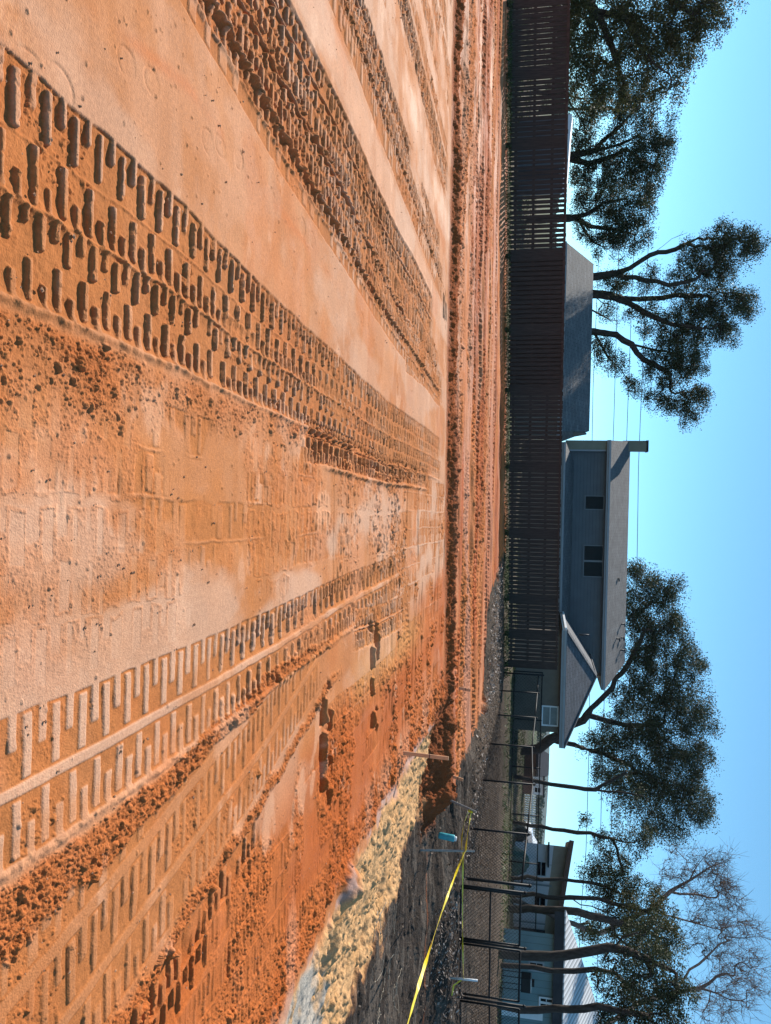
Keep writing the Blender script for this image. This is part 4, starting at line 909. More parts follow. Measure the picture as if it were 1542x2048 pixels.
MB().box(px(1593, yf), px(1688, yf), yf+.031, yf+.07, 1.0, 1.1).build('rail', M['trim_white'], wf)
# parked car
yc = 60.0; q = P(1046, 1650, yc); cx0 = q.x; cz0 = .28
car = thing('parked_car', (cx0+2.1, yc, cz0), 'silver white car parked far back, half hidden by the white house', 'car')
prof = [(0, .42), (.05, .75), (.25, .92), (.95, 1.0), (1.55, 1.42), (2.9, 1.46), (3.6, 1.08), (4.25, .98), (4.35, .6), (4.3, .35), (.1, .3)]
def lens(pts, y0, y1, inset):
    vs = [(cx0+x_, y0+(inset if z_ > 1.02 else 0), cz0+z_) for x_, z_ in pts]+[(cx0+x_, y1-(inset if z_ > 1.02 else 0), cz0+z_) for x_, z_ in pts]; n_ = len(pts)
    return MB().add(vs, [tuple(range(n_)), tuple(range(n_, 2*n_))[::-1]]+[(i+n_, (i+1) % n_+n_, (i+1) % n_, i) for i in range(n_)])
lens(prof, yc-.85, yc+.85, .15).build('body', M['car_paint'], car, bevel=.05)
MB().add([(cx0+1.15, yc-.862+.1, cz0+1.03), (cx0+1.62, yc-.71, cz0+1.37), (cx0+2.85, yc-.71, cz0+1.40), (cx0+3.35, yc-.762, cz0+1.08), (cx0+1.15, yc-.70, cz0+1.03), (cx0+1.62, yc-.69, cz0+1.37), (cx0+2.85, yc-.69, cz0+1.40), (cx0+3.35, yc-.70, cz0+1.08)],
         [(3,2,1,0), (4,5,6,7), (0,1,5,4), (1,2,6,5), (2,3,7,6), (3,0,4,7)]).build('side_window', M['glass'], car)
for wx_ in (.85, 3.45):
    for wy in (yc-.87, yc+.87):
        wl = MB().tube([(cx0+wx_, wy-.1, cz0+.33), (cx0+wx_, wy+.1, cz0+.33)], .33, 18).build('wheel', M['rubber'], car, True)
        MB().tube([(cx0+wx_, wy-.105, cz0+.33), (cx0+wx_, wy+.105, cz0+.33)], .19, 14).build('rim', M['galv'], wl, True)
# tarpaulin heap
def heap(c, rx, ry, h_, seed, name, m_, label, cat, fold=.12):
    n_, vs, fs = 40, [], []; rr = random.Random(seed)
    for i in range(n_+1):
        f = i/n_
        for k in range(56):
            t = 2*pi*k/56; a = f*pi/2
            rr_ = 1+fold*(sin(t*5+seed)*.5+sin(t*9+2*seed)*.4+sin(t*17+a*6)*.35)
            vs.append((c[0]+rx*cos(a)**.7*rr_*cos(t), c[1]+ry*cos(a)**.7*rr_*sin(t), c[2]-.05+h_*(sin(a)**.9)*(1+.12*sin(t*3+1)+.06*sin(t*11+a*9))))
    for i in range(n_):
        for k in range(56): fs.append((i*56+k, i*56+(k+1) % 56, (i+1)*56+(k+1) % 56, (i+1)*56+k))
    o = MB().add(vs, fs).build(name, m_, None, True); return tag(o, label, cat)
heap((px(1730, 44), 44, .25), .75, .6, .86, 4, 'tarpaulin_heap', M['plaster_tarp'], 'heap under a crumpled dark green tarpaulin in front of the white house', 'tarpaulin')
heap((px(1673, 50), 50, .25), .45, .5, .72, 9, 'shade_mound', M['leaf_far'], 'dark rounded mound added for the shadow in front of the far parked car', 'shade', .2)  # dark mound added to stand for the shadow before the car

# ------------------------------------------------------------------ trees: limbs traced in space, twigs grown towards leaf clusters
def grow(limbs, pts, step=.55, seed=0, jit=.12):
    """returns nodes, parents; limbs = list of polylines of Vectors (the first starts at the ground)"""
    rng = np.random.default_rng(seed); N = []; par = []
    for L in limbs:
        L = [np.array(p, float) for p in L]
        if not N: N.append(L[0]); par.append(-1); last = 0
        else: last = int(np.argmin([np.sum((q-L[0])**2) for q in N]))
        for i in range(len(L)-1 if True else 0):
            a, b_ = L[i], L[i+1]; n_ = max(1, int(np.linalg.norm(b_-a)/step))
            for k in range(1, n_+1):
                q = a+(b_-a)*k/n_ + rng.normal(0, jit*.25, 3); N.append(q); par.append(last); last = len(N)-1
    main = len(N)
    arr = np.zeros((main+len(pts)*14+10, 3)); arr[:main] = np.array(N); cnt = main
    lo = max(1, int(main*.30)) if main > 4 else 0
    pts = np.array(pts); order = np.argsort([np.min(np.sum((arr[lo:cnt]-p)**2, 1)) for p in pts]); tips = []
    for oi in order:
        p = pts[oi]; d = np.sum((arr[lo:cnt]-p)**2, 1); j = lo+int(np.argmin(d)); dist = sqrt(d[j-lo])
        if dist < .08: tips.append(j); continue
        n_ = min(13, max(2, int(dist/.32))); a = arr[j].copy(); prev = j
        pj = par[j]; dr = (arr[j]-arr[pj]) if pj >= 0 else np.array([0, 0, 1.]); dr = dr/(np.linalg.norm(dr)+1e-6)
        ctrl = a+dr*dist*.35+np.array([0, 0, .05*dist])
        for k in range(1, n_+1):
            t = k/n_; q = (1-t)**2*a+2*t*(1-t)*ctrl+t*t*p + (rng.normal(0, jit*.35, 3) if k < n_ else 0)
            arr[cnt] = q; par.append(prev); prev = cnt; cnt += 1
        tips.append(prev)
    return arr[:cnt], par, tips, main
def branch_mesh(nodes, par, r_tip, r_base, expo=1.75):
    n_ = len(nodes); w = np.zeros(n_); kids = [[] for _ in range(n_)]
    for i, p in enumerate(par):
        if p >= 0: kids[p].append(i)
    for i in range(n_-1, -1, -1):
        if not kids[i]: w[i] += 1
        if par[i] >= 0: w[par[i]] += w[i]
    order = np.argsort(par)   # recompute weights safely (parents always precede)
    rad = w**(1/expo); rad = r_tip+((rad-1)/(rad[0]-1+1e-9))**1.12*(r_base*.86-r_tip)
    mb = MB(); starts = [0]; used = set()
    stack = [0]
    while stack:
        s = stack.pop(); chain = [par[s]] if par[s] >= 0 else []; rr = [min(rad[par[s]], rad[s]*1.25)] if par[s] >= 0 else []
        c = s
        while True:
            chain.append(c); rr.append(rad[c])
            if not kids[c]: break
            ks = sorted(kids[c], key=lambda q: -w[q])
            stack += ks[1:]; c = ks[0]
        if len(chain) > 1:
            mx = max(rr); mb.tube([nodes[i] for i in chain], rr, 10 if mx > .12 else (6 if mx > .03 else 4), caps=False)
    return mb
def leaf_mesh(name, tips, spread, per, size, m_, parent, seed=0, flat=.75, aspect=.6):
    rng = np.random.default_rng(seed); T = np.array(tips); n_ = len(T)*per
    cc = np.repeat(T, per, 0); cen = cc + np.clip(rng.normal(0, 1, (n_, 3)), -1.7, 1.7)*np.array([spread, spread, spread*flat])*np.repeat(rng.uniform(.6, 1.25, len(T)), per)[:, None]
    d = rng.normal(0, 1, (n_, 3)); d[:, 2] -= .2; d /= np.linalg.norm(d, axis=1)[:, None]
    e = np.cross(d, rng.normal(0, 1, (n_, 3))); e /= np.linalg.norm(e, axis=1)[:, None]
    s = size*rng.uniform(.55, 1.35, n_)[:, None]; a = d*s*.5; b_ = e*s*.5*aspect
    bend = np.cross(d, e)*s*.12
    V = np.stack([cen-a, cen+b_-bend*0+bend, cen+a, cen-b_+bend], 1)
    o3 = np.array(ORG.get(parent.name, (0, 0, 0))) if parent else np.zeros(3)
    V = (V-o3).reshape(-1, 3).astype(np.float32)
    me = bpy.data.meshes.new(name); me.vertices.add(len(V)); me.vertices.foreach_set('co', V.ravel())
    me.loops.add(n_*4); me.loops.foreach_set('vertex_index', np.arange(n_*4, dtype=np.int32)); me.polygons.add(n_)
    me.polygons.foreach_set('loop_start', np.arange(0, n_*4, 4, dtype=np.int32)); me.polygons.foreach_set('loop_total', np.full(n_, 4, np.int32))
    tn_ = np.repeat(np.clip(np.repeat(rng.uniform(0, 1, len(T)), per)*.6+rng.uniform(-.2, .55, n_), 0, 1), 4).astype(np.float32)
    at_ = me.attributes.new('tint', 'FLOAT', 'POINT'); at_.data.foreach_set('value', tn_)
    me.update(); me.materials.append(m_); o = bpy.data.objects.new(name, me); COL.objects.link(o)
    if parent: o.parent = parent
    return o
def tree(name, Y, limbs, blobs, label, cat='tree', group=None, leaves='leaf_oak', dens=20, per=62, size=.10, spread=.22, r_base=.28, r_tip=.008, seed=1, bark='bark', deep=.9, ygrad=0, group2=None):
    rng = np.random.default_rng(seed)
    L = []
    for li, l in enumerate(limbs):
        off = 0 if li == 0 else rng.uniform(-.9, .9); pl = []
        for i, q in enumerate(l): pl.append(P(q[0], q[1], Y+off*i/max(1, len(l)-1)*1.3))
        L.append(pl)
    g0 = L[0][0].copy(); base = Vector((g0.x, g0.y, min(.25, g0.z))); L[0][0] = base
    pts = []
    for bl in blobs:
        x, y, r = bl[:3]; c = np.array(P(x, y, Y+(bl[3] if len(bl) > 3 else 0))); rm = r*Y/FPX
        n_ = max(5, int(dens*1.9*rm*rm))
        for k in range(n_):
            v = rng.normal(0, 1, 3); v /= np.linalg.norm(v); rr = rm*rng.uniform(.12, 1)**(.45)
            pts.append(c+v*rr*np.array([1, deep*1.1, 1])*rng.uniform(.85, 1.08))
    t = thing(name, base, label, cat, group)
    nodes, par, tips, main = grow(L, pts, seed=seed, step=.5, jit=.16)
    br = branch_mesh(nodes, par, r_tip, r_base)
    nv = br.build('trunk', M[bark], t, True)
    if leaves: leaf_mesh('crown', nodes[tips], spread*1.05, int(per*1.6), size*.86, M[leaves], t, seed)
    return nodes, tips, t
TG = 'evergreen oaks beyond the board fence'
tree('oak_tree', 36, [[(1020, -70), (1140, -50), (1190, 20), (1232, 120), (1262, 215), (1290, 270)], [(1190, 20), (1250, 40), (1300, 120), (1340, 150)], [(1140, -50), (1230, -40), (1330, -10), (1390, 30)]],
     [(1190, 20, 66), (1245, 60, 60), (1300, 30, 85), (1375, 5, 75), (1415, 40, 48), (1440, 0, 45), (1270, 120, 60), (1335, 120, 58), (1345, 175, 30), (1215, 150, 45), (1170, 90, 45), (1375, 90, 40), (1250, 200, 26), (1300, 185, 22), (1170, 150, 32), (1160, 40, 40), (1155, 100, 34), (1165, 0, 40), (1150, 170, 26), (1185, 200, 30), (1225, 175, 34)],
     'big spreading oak at the left edge, its crown reaching out of the picture', group=TG, seed=3, r_base=.36, dens=17, leaves='leaf_olive', per=64)
tree('oak_tree', 43, [[(1020, 345), (1135, 318), (1190, 300), (1240, 290), (1275, 275)], [(1150, 335), (1205, 322), (1255, 300), (1300, 330)], [(1190, 300), (1240, 250), (1270, 220)]],
     [(1270, 228, 46), (1310, 262, 40), (1300, 315, 48), (1255, 330, 48), (1215, 345, 45), (1290, 365, 40), (1180, 355, 28), (1330, 300, 24), (1235, 205, 38), (1190, 215, 26), (1165, 260, 24), (1280, 190, 28), (1165, 300, 26), (1160, 345, 24), (1215, 290, 40), (1170, 225, 22), (1155, 280, 18)],
     'oak with a rounded low crown above the white edged shed', group=TG, seed=5, r_base=.30, dens=18)
tree('oak_tree', 46, [[(1020, 442), (1140, 436), (1175, 432), (1210, 405), (1250, 400)], [(1140, 430), (1180, 452), (1235, 462), (1270, 470)], [(1175, 400), (1205, 378), (1240, 372)], [(1150, 442), (1185, 480), (1215, 500)]],
     [(1235, 395, 42), (1275, 420, 36), (1272, 465, 36), (1230, 445, 38), (1190, 410, 30), (1205, 490, 30), (1245, 495, 28), (1290, 395, 22), (1175, 470, 20), (1165, 410, 22), (1160, 450, 18), (1165, 385, 20), (1230, 470, 30)],
     'small oak with several crooked forked limbs, left of the grey hip roof', group=TG, seed=7, r_base=.26, dens=19)
tree('oak_tree', 47, [[(1030, 556), (1185, 554), (1232, 548), (1262, 536), (1300, 510), (1345, 478), (1372, 466)], [(1300, 510), (1350, 500), (1390, 480)], [(1232, 548), (1290, 560), (1340, 570), (1390, 560)], [(1345, 478), (1362, 470), (1366, 462)]],
     [(1440, 478, 36), (1470, 500, 42), (1512, 492, 26), (1425, 515, 42), (1385, 545, 38), (1440, 545, 30), (1340, 570, 24), (1290, 575, 18), (1240, 565, 22), (1490, 470, 20), (1375, 500, 22), (1210, 560, 18), (1300, 550, 20)],
     'tall slender oak with bare leaning limb, rising behind the grey hip roof', group=TG, seed=9, r_base=.26, dens=21)
tree('oak_tree', 48, [[(1030, 592), (1185, 590), (1240, 596), (1300, 598), (1350, 592), (1400, 590)], [(1240, 596), (1290, 625), (1345, 650), (1400, 655)], [(1185, 605), (1230, 607), (1262, 600)]],
     [(1410, 595, 40), (1450, 610, 40), (1485, 600, 30), (1500, 625, 20), (1375, 630, 42), (1420, 650, 44), (1340, 660, 34), (1455, 665, 30), (1310, 625, 20), (1370, 680, 36), (1240, 570, 20), (1270, 625, 20), (1215, 620, 18), (1300, 650, 24)],
     'middle oak of the trio behind the grey hip roof, thick straight trunk', group=TG, seed=11, r_base=.30, dens=20)
tree('oak_tree', 46, [[(1030, 664), (1185, 662), (1232, 668), (1262, 690), (1290, 720), (1340, 745)], [(1185, 700), (1215, 715), (1240, 735), (1265, 770)], [(1262, 690), (1310, 700), (1360, 710)]],
     [(1200, 700, 28), (1230, 722, 24), (1330, 705, 34), (1375, 715, 36), (1345, 750, 36), (1390, 740, 26), (1300, 745, 20), (1270, 775, 18), (1310, 800, 22), (1345, 800, 28), (1385, 805, 32), (1370, 835, 20), (1400, 790, 18), (1255, 760, 13), (1300, 715, 18)],
     'rightmost oak of the trio behind the grey hip roof, crown drooping to the right', group=TG, seed=13, r_base=.24, dens=22)
tree('oak_tree', 56, [[(1035, 1500), (1078, 1498), (1100, 1480), (1130, 1458), (1165, 1440), (1195, 1405), (1215, 1385), (1232, 1360)], [(1100, 1480), (1150, 1490), (1200, 1505), (1260, 1530)], [(1215, 1385), (1260, 1320), (1290, 1260)], [(1200, 1440), (1250, 1450), (1320, 1450)], [(1080, 1470), (1105, 1466), (1130, 1470)]],
     [(1280, 1165, 38), (1315, 1190, 34), (1270, 1215, 36), (1345, 1180, 26), (1320, 1240, 44), (1280, 1275, 44), (1355, 1255, 26), (1330, 1310, 52), (1275, 1335, 42), (1385, 1330, 36), (1310, 1380, 52), (1370, 1400, 48), (1400, 1440, 34), (1290, 1440, 56), (1350, 1470, 56), (1240, 1400, 30), (1220, 1470, 40), (1280, 1510, 58), (1350, 1540, 54), (1400, 1520, 34), (1220, 1540, 38), (1260, 1580, 46), (1320, 1600, 54), (1380, 1590, 46), (1400, 1630, 28), (1300, 1650, 32), (1350, 1665, 26), (1185, 1490, 24), (1270, 1140, 18)],
     'very large dense live oak with crooked trunk, right of the two storey house', seed=17, r_base=.40, dens=13, per=78, size=.12, spread=.30)
tree('slender_tree', 42, [[(1030, 1553), (1076, 1564), (1150, 1574), (1235, 1584), (1290, 1592)], [(1190, 1578), (1230, 1560), (1250, 1545)]],
     [(1280, 1588, 16), (1250, 1550, 12)], 'single thin straight trunk reaching up into the live oak crown', seed=19, r_base=.13, dens=20, per=30, r_tip=.02)
tree('slender_tree', 42, [[(1030, 1645), (1062, 1649), (1125, 1662), (1180, 1668), (1225, 1678), (1270, 1684)], [(1150, 1664), (1165, 1640), (1190, 1635)], [(1225, 1678), (1240, 1720), (1250, 1760)]],
     [(1210, 1690, 26), (1245, 1665, 24), (1275, 1690, 26), (1200, 1725, 30), (1240, 1730, 30), (1180, 1750, 24), (1290, 1670, 18), (1215, 1765, 26), (1170, 1640, 8), (1230, 1620, 12)],
     'young oak on a long bare trunk left of the white house', seed=21, r_base=.12, dens=18, per=52, leaves='leaf_oak')
TG2 = 'trees grouped above the white and teal houses'
tree('oak_tree', 40, [[(1030, 1757), (1100, 1758), (1150, 1762), (1195, 1768), (1240, 1790)], [(1150, 1762), (1180, 1758), (1205, 1745)]],
     [(1215, 1760, 26), (1240, 1790, 30), (1200, 1790, 22), (1265, 1770, 28), (1290, 1790, 26)], 'thin trunked tree just above the right window of the white house', group=TG2, seed=23, r_base=.10, dens=18, per=50, leaves='leaf_oak')
tree('oak_tree', 39, [[(1030, 1792), (1140, 1793), (1195, 1797), (1240, 1810), (1290, 1825)], [(1140, 1808), (1180, 1810), (1230, 1835)]],
     [(1250, 1815, 34), (1295, 1825, 34), (1225, 1840, 30), (1320, 1800, 24), (1270, 1850, 30), (1335, 1835, 24)], 'twin stemmed dark tree behind the brown roof edge', group=TG2, seed=25, r_base=.13, dens=17, per=52, leaves='leaf_olive')
tree('oak_tree', 38, [[(1030, 1818), (1128, 1824), (1180, 1830), (1225, 1842), (1232, 1870), (1262, 1900)], [(1225, 1842), (1270, 1850), (1310, 1870)]],
     [(1255, 1870, 36), (1300, 1875, 38), (1340, 1865, 26), (1275, 1905, 32), (1190, 1850, 18), (1180, 1875, 20), (1350, 1890, 22), (1320, 1910, 30)], 'oak with gently leaning trunk in front of the metal roof corner', group=TG2, seed=27, r_base=.20, dens=17, per=52, leaves='leaf_olive')
tree('oak_tree', 30, [[(1035, 1912), (1045, 1912), (1130, 1912), (1180, 1903), (1218, 1896), (1250, 1900), (1300, 1922), (1350, 1940)], [(1218, 1896), (1250, 1876), (1290, 1855)]],
     [(1295, 1850, 28), (1265, 1868, 22), (1300, 1925, 40), (1340, 1950, 40), (1260, 1930, 36), (1280, 1970, 36), (1220, 1930, 26), (1360, 1985, 34), (1320, 1985, 36)], 'thickest dark trunk standing in front of the teal house', group=TG2, seed=29, r_base=.20, dens=22, per=56, leaves='leaf_oak', size=.085, spread=.18)
tree('oak_tree', 31, [[(1035, 1935), (1100, 1940), (1145, 1946), (1190, 1940), (1230, 1950), (1260, 1975)]],
     [(1250, 1985, 30), (1215, 1975, 26), (1285, 2000, 30), (1195, 1960, 16), (1240, 2020, 28)], 'curved slimmer trunk just right of the thickest dark trunk', group=TG2, seed=31, r_base=.12, dens=22, per=56, leaves='leaf_oak', size=.085, spread=.18)
tree('oak_tree', 30, [[(1030, 2014), (1040, 2018), (1140, 2017), (1195, 2010), (1240, 2020), (1300, 2030)], [(1195, 2010), (1250, 1995), (1300, 1990)]],
     [(1260, 2035, 38), (1310, 2040, 38), (1230, 2060, 36), (1350, 2035, 30), (1300, 2080, 40), (1210, 2025, 18), (1330, 2000, 22)], 'dark trunk at the bottom right corner, before the teal house window', group=TG2, seed=33, r_base=.15, dens=22, per=56, leaves='leaf_oak', size=.085, spread=.18)
# half bare trees behind
def bare(Y, limbs, blobs, label, seed, r_base, leafn=5):
    nodes, tips, t = tree('bare_tree', Y, limbs, blobs, label, 'tree', 'nearly bare winter trees', None, 11, 0, .05, .2, r_base, .012, seed, 'bark_grey')
    rng = np.random.default_rng(seed); mb = MB(); pts = []
    for ti in tips:                      # a spray of twigs on every branch end
        p = nodes[ti]
        for k in range(6):
            v = rng.normal(0, 1, 3)+np.array([0, 0, .9]); v /= np.linalg.norm(v); L_ = rng.uniform(.35, 1.1); q1 = p+v*L_*.5; v2 = v+rng.normal(0, .35, 3); q2 = q1+v2*L_*.5
            mb.tube([p, q1, q2], [.010, .007, .004], 3, caps=False); pts += [q1, q2]
            q3 = q1+(v+rng.normal(0, .7, 3))*L_*.4; mb.tube([q1, q3], [.007, .004], 3, caps=False)
    mb.build('twigs', M['bark_grey'], t)
    if leafn: leaf_mesh('dry_leaves', np.array(pts)[::2], .09, leafn, .06, M['leaf_rust'], t, seed)
bare(46, [[(1030, 1800), (1200, 1868), (1300, 1820), (1340, 1785), (1380, 1760), (1420, 1735)], [(1340, 1785), (1400, 1790), (1450, 1800)], [(1300, 1820), (1370, 1840), (1440, 1860), (1490, 1850)], [(1380, 1760), (1400, 1720), (1430, 1695)]],
     [(1400, 1725, 34), (1440, 1740, 36), (1380, 1765, 34), (1430, 1785, 38), (1465, 1790, 30), (1400, 1820, 36), (1450, 1835, 30), (1350, 1700, 18), (1350, 1740, 24), (1320, 1760, 26)], 'half bare tree with reddish dry leaves, left one of the leafless crowns', 41, .16, 4)
bare(44, [[(1030, 2060), (1200, 2060), (1290, 2000), (1345, 1985), (1400, 1975), (1450, 1945)], [(1400, 1975), (1440, 1990), (1480, 2000)], [(1345, 1985), (1380, 1940), (1440, 1890), (1490, 1860)]],
     [(1430, 1890, 36), (1470, 1870, 34), (1510, 1850, 24), (1450, 1930, 40), (1495, 1930, 36), (1420, 1970, 34), (1470, 1985, 38), (1510, 1980, 24), (1400, 2010, 28), (1440, 2030, 30), (1380, 1880, 30)], 'bare twiggy tree at the bottom right, fine leafless branches against the sky', 43, .15, 1)
# yellowish drooping tree and low green behind the fence
tree('low_tree', 52, [[(1030, 175), (1130, 190), (1170, 200), (1200, 215)], [(1130, 190), (1160, 240)]],
     [(1160, 185, 26), (1185, 205, 28), (1150, 230, 22), (1195, 240, 22), (1170, 265, 18), (1150, 300, 16), (1155, 350, 18)], 'thin pale green tree low behind the left part of the fence', seed=45, r_base=.12, dens=12, per=40, leaves='leaf_olive', size=.1)
tree('low_tree', 54, [[(1030, 590), (1195, 625), (1220, 640)], [(1195, 625), (1210, 600)]],
     [(1215, 630, 22), (1240, 640, 22), (1205, 600, 16), (1225, 575, 16), (1205, 740, 14)], 'thin pale shrubby tree seen between the oak trunks above the grey hip roof', seed=47, r_base=.08, dens=9, per=22, leaves='leaf_rust', size=.07)
tree('low_tree', 60, [[(1040, 1850), (1150, 1850), (1175, 1845)]],
     [(1170, 1845, 22), (1190, 1860, 24), (1165, 1870, 20), (1195, 1835, 14)], 'sunlit yellow green tree behind the corner of the metal roof', seed=49, r_base=.1, dens=10, per=40, leaves='leaf_olive', size=.11)
for k, (u, Y, r_) in enumerate(((40, 44, 34), (105, 46, 30), (190, 50, 26), (-40, 40, 40))):
    tree('evergreen_shrub', Y, [[(1040, u), (1120, u), (1150, u+4)]], [(1110, u, r_), (1140, u+12, r_*.8), (1128, u-22, r_*.8)],
         ('dark shrub right behind the left end of the fence', 'dark shrub second from the left fence end, showing just over the boards', 'lighter shrub between the left shrubs and the utility pole', 'dark shrub outside the left picture edge')[k], 'shrub', seed=60+k, r_base=.05, dens=16, per=60, leaves='leaf_oak', size=.09)
# far tree line and low hills
rng = np.random.default_rng(5); pts = []
for k in range(5200):
    u = rng.uniform(-200, 2300); Y = rng.uniform(330, 400); hgt = 3.6+1.2*sin(u*.011)+.9*sin(u*.037); q = P(1090, u, Y)
    pts.append((q.x, Y, rng.uniform(.2, max(1.5, hgt+rng.normal(0, .3)))))
o = leaf_mesh('tree_line', pts, 1.0, 22, 1.1, M['leaf_far'], None, 5); tag(o, 'distant tree line along the horizon', 'trees', None, 'stuff')
vs = []; fs = []
for i in range(161):
    x_ = -1600+i*25*1.0*1.25; hh = 8+5*sin(i*.13)+3*sin(i*.41+1)
    vs += [(x_*2.4, 2750, -3), (x_*2.4, 2850, hh*2.2), (x_*2.4, 3000, -3)]
    if i: a = 3*(i-1); fs += [(a, a+3, a+4, a+1), (a+1, a+4, a+5, a+2)]
o = MB().add(vs, fs).build('hills', mat('wooded_hill_slopes', (.04, .06, .035), .95, .3, .05), None, True); o['kind'] = 'structure'
hz = MB().box(-5400, 5400, -330, 3300, -4.5, 85).build('haze', M['wire']); hz['kind'] = 'stuff'; hz['label'] = 'thin bluish haze over the far distance'; hz['category'] = 'haze'
hm = bpy.data.materials.new('haze_air'); hm.use_nodes = True; hn = hm.node_tree; hn.nodes.clear(); ho = hn.nodes.new('ShaderNodeOutputMaterial'); hv = hn.nodes.new('ShaderNodeVolumePrincipled')
hv.inputs['Color'].default_value = (.72, .86, 1, 1); hv.inputs['Density'].default_value = .0001; hn.links.new(hv.outputs[0], ho.inputs['Volume'])
hz.data.materials[0] = hm

M['pebble'] = mat('pad_pebbles', (.42, .22, .12), .85, .4, 30)
rr = random.Random(12); mb = MB()
for k in range(700):
    Y_ = 1.9+9*rr.random()**1.4; X_ = rr.uniform(-.66, .66)*Y_; r_ = rr.uniform(.0025, .008)*(1.5 if rr.random() < .06 else 1)
    if X_ > float(xrim(Y_))-.1: continue
    vs = [(X_+r_*rr.uniform(.7, 1.2)*a, Y_+r_*rr.uniform(.7, 1.2)*b_, .004+r_*rr.uniform(.3, .8)*c) for a, b_, c in ((1,0,0),(0,1,0),(-1,0,0),(0,-1,0),(0,0,1),(0,0,-1.5))]
    mb.add(vs, [(0,1,4),(1,2,4),(2,3,4),(3,0,4),(1,0,5),(2,1,5),(3,2,5),(0,3,5)])
tag(mb.build('pebbles', M['pebble']), 'small crumbs and pebbles lying on the clay', 'pebbles', None, 'stuff')

# ------------------------------------------------------------------ overhead wires and pole
WG = 'overhead power wires'
for i, (pp, lab) in enumerate((([(1184, -100), (1186, 150), (1195, 380), (1199, 470), (1186, 780), (1182, 1000), (1178, 1500), (1172, 1700), (1161, 1830), (1150, 2150)], 'lowest power wire, crossing the whole sky just above the roofs'),
                               ([(1242, -100), (1240, 300), (1238, 480), (1228, 830), (1222, 1000), (1205, 1500), (1190, 2150)], 'second lowest power wire passing behind the oak trio'),
                               ([(1276, -100), (1271, 300), (1268, 480), (1255, 830), (1246, 1100), (1225, 1600), (1200, 2150)], 'second highest power wire, meeting the chimney at mid height'),
                               ([(1306, -100), (1302, 300), (1297, 480), (1281, 830), (1277, 930), (1274, 1130), (1262, 1600), (1240, 2150)], 'highest power wire, running over the house ridge into the live oak'))):
    Yw = 72+i*.8; o = MB().tube([P(x, u, Yw) for x, u in pp], .028, 5).build('power_wire', M['wire'], None, True); tag(o, lab, 'wire', WG)
up = thing('utility_pole', P(1040, 219, 71.5), 'thin dark utility pole rising behind the fence at the left', 'pole')
MB().tube([P(1040, 220, 71.5), P(1226, 217, 71.5)], .13, 10).build('shaft', M['bark'], up, True)
MB().bar(P(1186, 208, 71.5), P(1186, 228, 71.5), .12, .12).build('crossarm', M['bark'], up)

# ------------------------------------------------------------------ leaf litter, weeds, roots, stones
def quads(name, C_, size, m_, tilt=.5, seed=0, aspect=.5):
    rng = np.random.default_rng(seed); n_ = len(C_); C_ = np.array(C_)
    t = rng.uniform(0, 2*pi, n_); d = np.stack([np.cos(t), np.sin(t), rng.uniform(-tilt, tilt, n_)], 1); e = np.stack([-np.sin(t), np.cos(t), rng.uniform(-tilt, tilt, n_)], 1)
    s = np.asarray(size)*rng.uniform(.4, 1.4, n_); s = s[:, None]
    V = np.stack([C_-d*s, C_+e*s*aspect, C_+d*s, C_-e*s*aspect], 1).reshape(-1, 3).astype(np.float32)
    me = bpy.data.meshes.new(name); me.vertices.add(len(V)); me.vertices.foreach_set('co', V.ravel()); me.loops.add(n_*4); me.loops.foreach_set('vertex_index', np.arange(n_*4, dtype=np.int32))
    me.polygons.add(n_); me.polygons.foreach_set('loop_start', np.arange(0, n_*4, 4, dtype=np.int32)); me.polygons.foreach_set('loop_total', np.full(n_, 4, np.int32))
    at_ = me.attributes.new('tint', 'FLOAT', 'POINT'); at_.data.foreach_set('value', np.repeat(rng.uniform(0, 1, n_), 4).astype(np.float32))
    me.update(); me.materials.append(m_); o = bpy.data.objects.new(name, me); COL.objects.link(o); return o
M['litter'] = leaf_mat('dry_leaf_litter', (.05, .035, .026), (.20, .14, .10))
M['weed'] = leaf_mat('weed_blades', (.03, .05, .015), (.09, .12, .04))
M['chips'] = leaf_mat('pale_debris_chips', (.09, .055, .04), (.50, .42, .37))
rng = np.random.default_rng(8)
X1 = rng.uniform(4.0, 17, 90000); Y1 = rng.uniform(7, 27, 90000); xs_ = np.where(Y1 > 13.6, xsoil(Y1)+.1, np.interp(Y1, [7, 8.3, 9.5, 10.8, 12.2, 13.6], [5.1, 5.0, 5.0, 5.1, 4.9, 5.2])+.1)
ok = (X1 > xs_) & (X1 < .85*Y1)
X1 = X1[ok]; Y1 = Y1[ok]; Z1 = zbase(X1, Y1)+rng.uniform(.01, .06, len(X1))+.03
keep = rng.uniform(0, 1, len(X1)) < .10+.4*ss(16, 19, Y1)
o = quads('leaf_litter', np.stack([X1, Y1, Z1], 1)[keep], .028, M['litter'], .6, 1); tag(o, 'dry leaves scattered over the dark soil', 'litter', None, 'stuff')
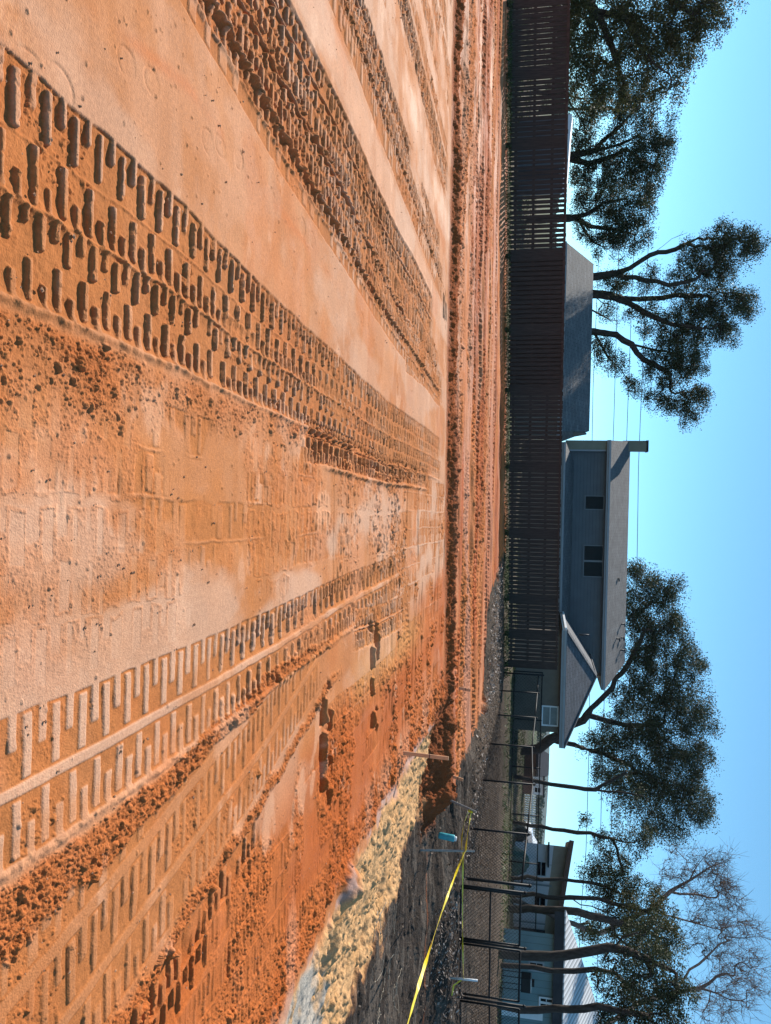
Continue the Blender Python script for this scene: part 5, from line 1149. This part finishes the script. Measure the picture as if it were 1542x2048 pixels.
mx_ = [1.4, 3.0, 4.5, 6.0, 7.5, 8.2, 9.6]; my_ = [24.6, 23.4, 22.0, 17.2, 14.9, 14.8, 15.3]
t = rng.uniform(0, 1, 2400)**.8; xx = np.interp(t, np.linspace(0, 1, 7), mx_); yy = np.interp(t, np.linspace(0, 1, 7), my_)+rng.normal(0, .33, 2400); xx = xx+rng.normal(0, .25, 2400)
xx2 = rng.uniform(1.9, 5.2, 900); yy2 = rng.uniform(21.3, 25.4, 900); ok = xx2 > xsoil(yy2)+.05
xx = np.concatenate([xx, xx2[ok]]); yy = np.concatenate([yy, yy2[ok]])
o = quads('debris_chips', np.stack([xx, yy, zbase(xx, yy)+rng.uniform(.04, .16, len(xx))], 1), .027, M['chips'], .8, 2, .6); tag(o, 'pale chips and torn roots in a windrow on the black soil', 'debris', None, 'stuff')
C_ = []
for k in range(9000):
    s_ = rng.uniform(-.2, FL+.2); q = fp(s_, rng.uniform(.05, .55)**1.2); C_.append((q.x, q.y, gz(q.x, q.y)+rng.uniform(.0, .16)))
o = quads('weeds', C_, .045, M['weed'], 1.8, 3, .16); tag(o, 'low dark weeds along the foot of the board fence', 'weeds', None, 'stuff')
C_ = []
for k in range(30000):
    x_ = rng.uniform(-30, 45); y_ = rng.uniform(29, 70); C_.append((x_, y_, gz(x_, y_)+rng.uniform(0, .07)))
o = quads('yard_grass', C_, .09, M['weed'], 1.2, 4, .2); tag(o, 'rough winter grass in the yards beyond the fences', 'grass', None, 'stuff')
mb = MB(); rr = random.Random(4)
for k in range(16):
    g = G(rr.uniform(735, 790), rr.uniform(1830, 2040), -.33); p = Vector((g.x, g.y, -.30)); a = rr.uniform(0, 6.28); pl = []
    for j in range(12):
        pl.append(p.copy()); a += rr.uniform(-.7, .7); p += Vector((cos(a)*.04, sin(a)*.04, rr.uniform(-.01, .014)))
        p.z = max(p.z, -.31)
    mb.tube(pl, rr.uniform(.003, .006), 5)
tag(mb.build('exposed_roots', mat('pale_dead_roots', (.35, .29, .22), .8, .3, 20), None, True), 'tangle of thin pale roots on the dark soil', 'roots', None, 'stuff')
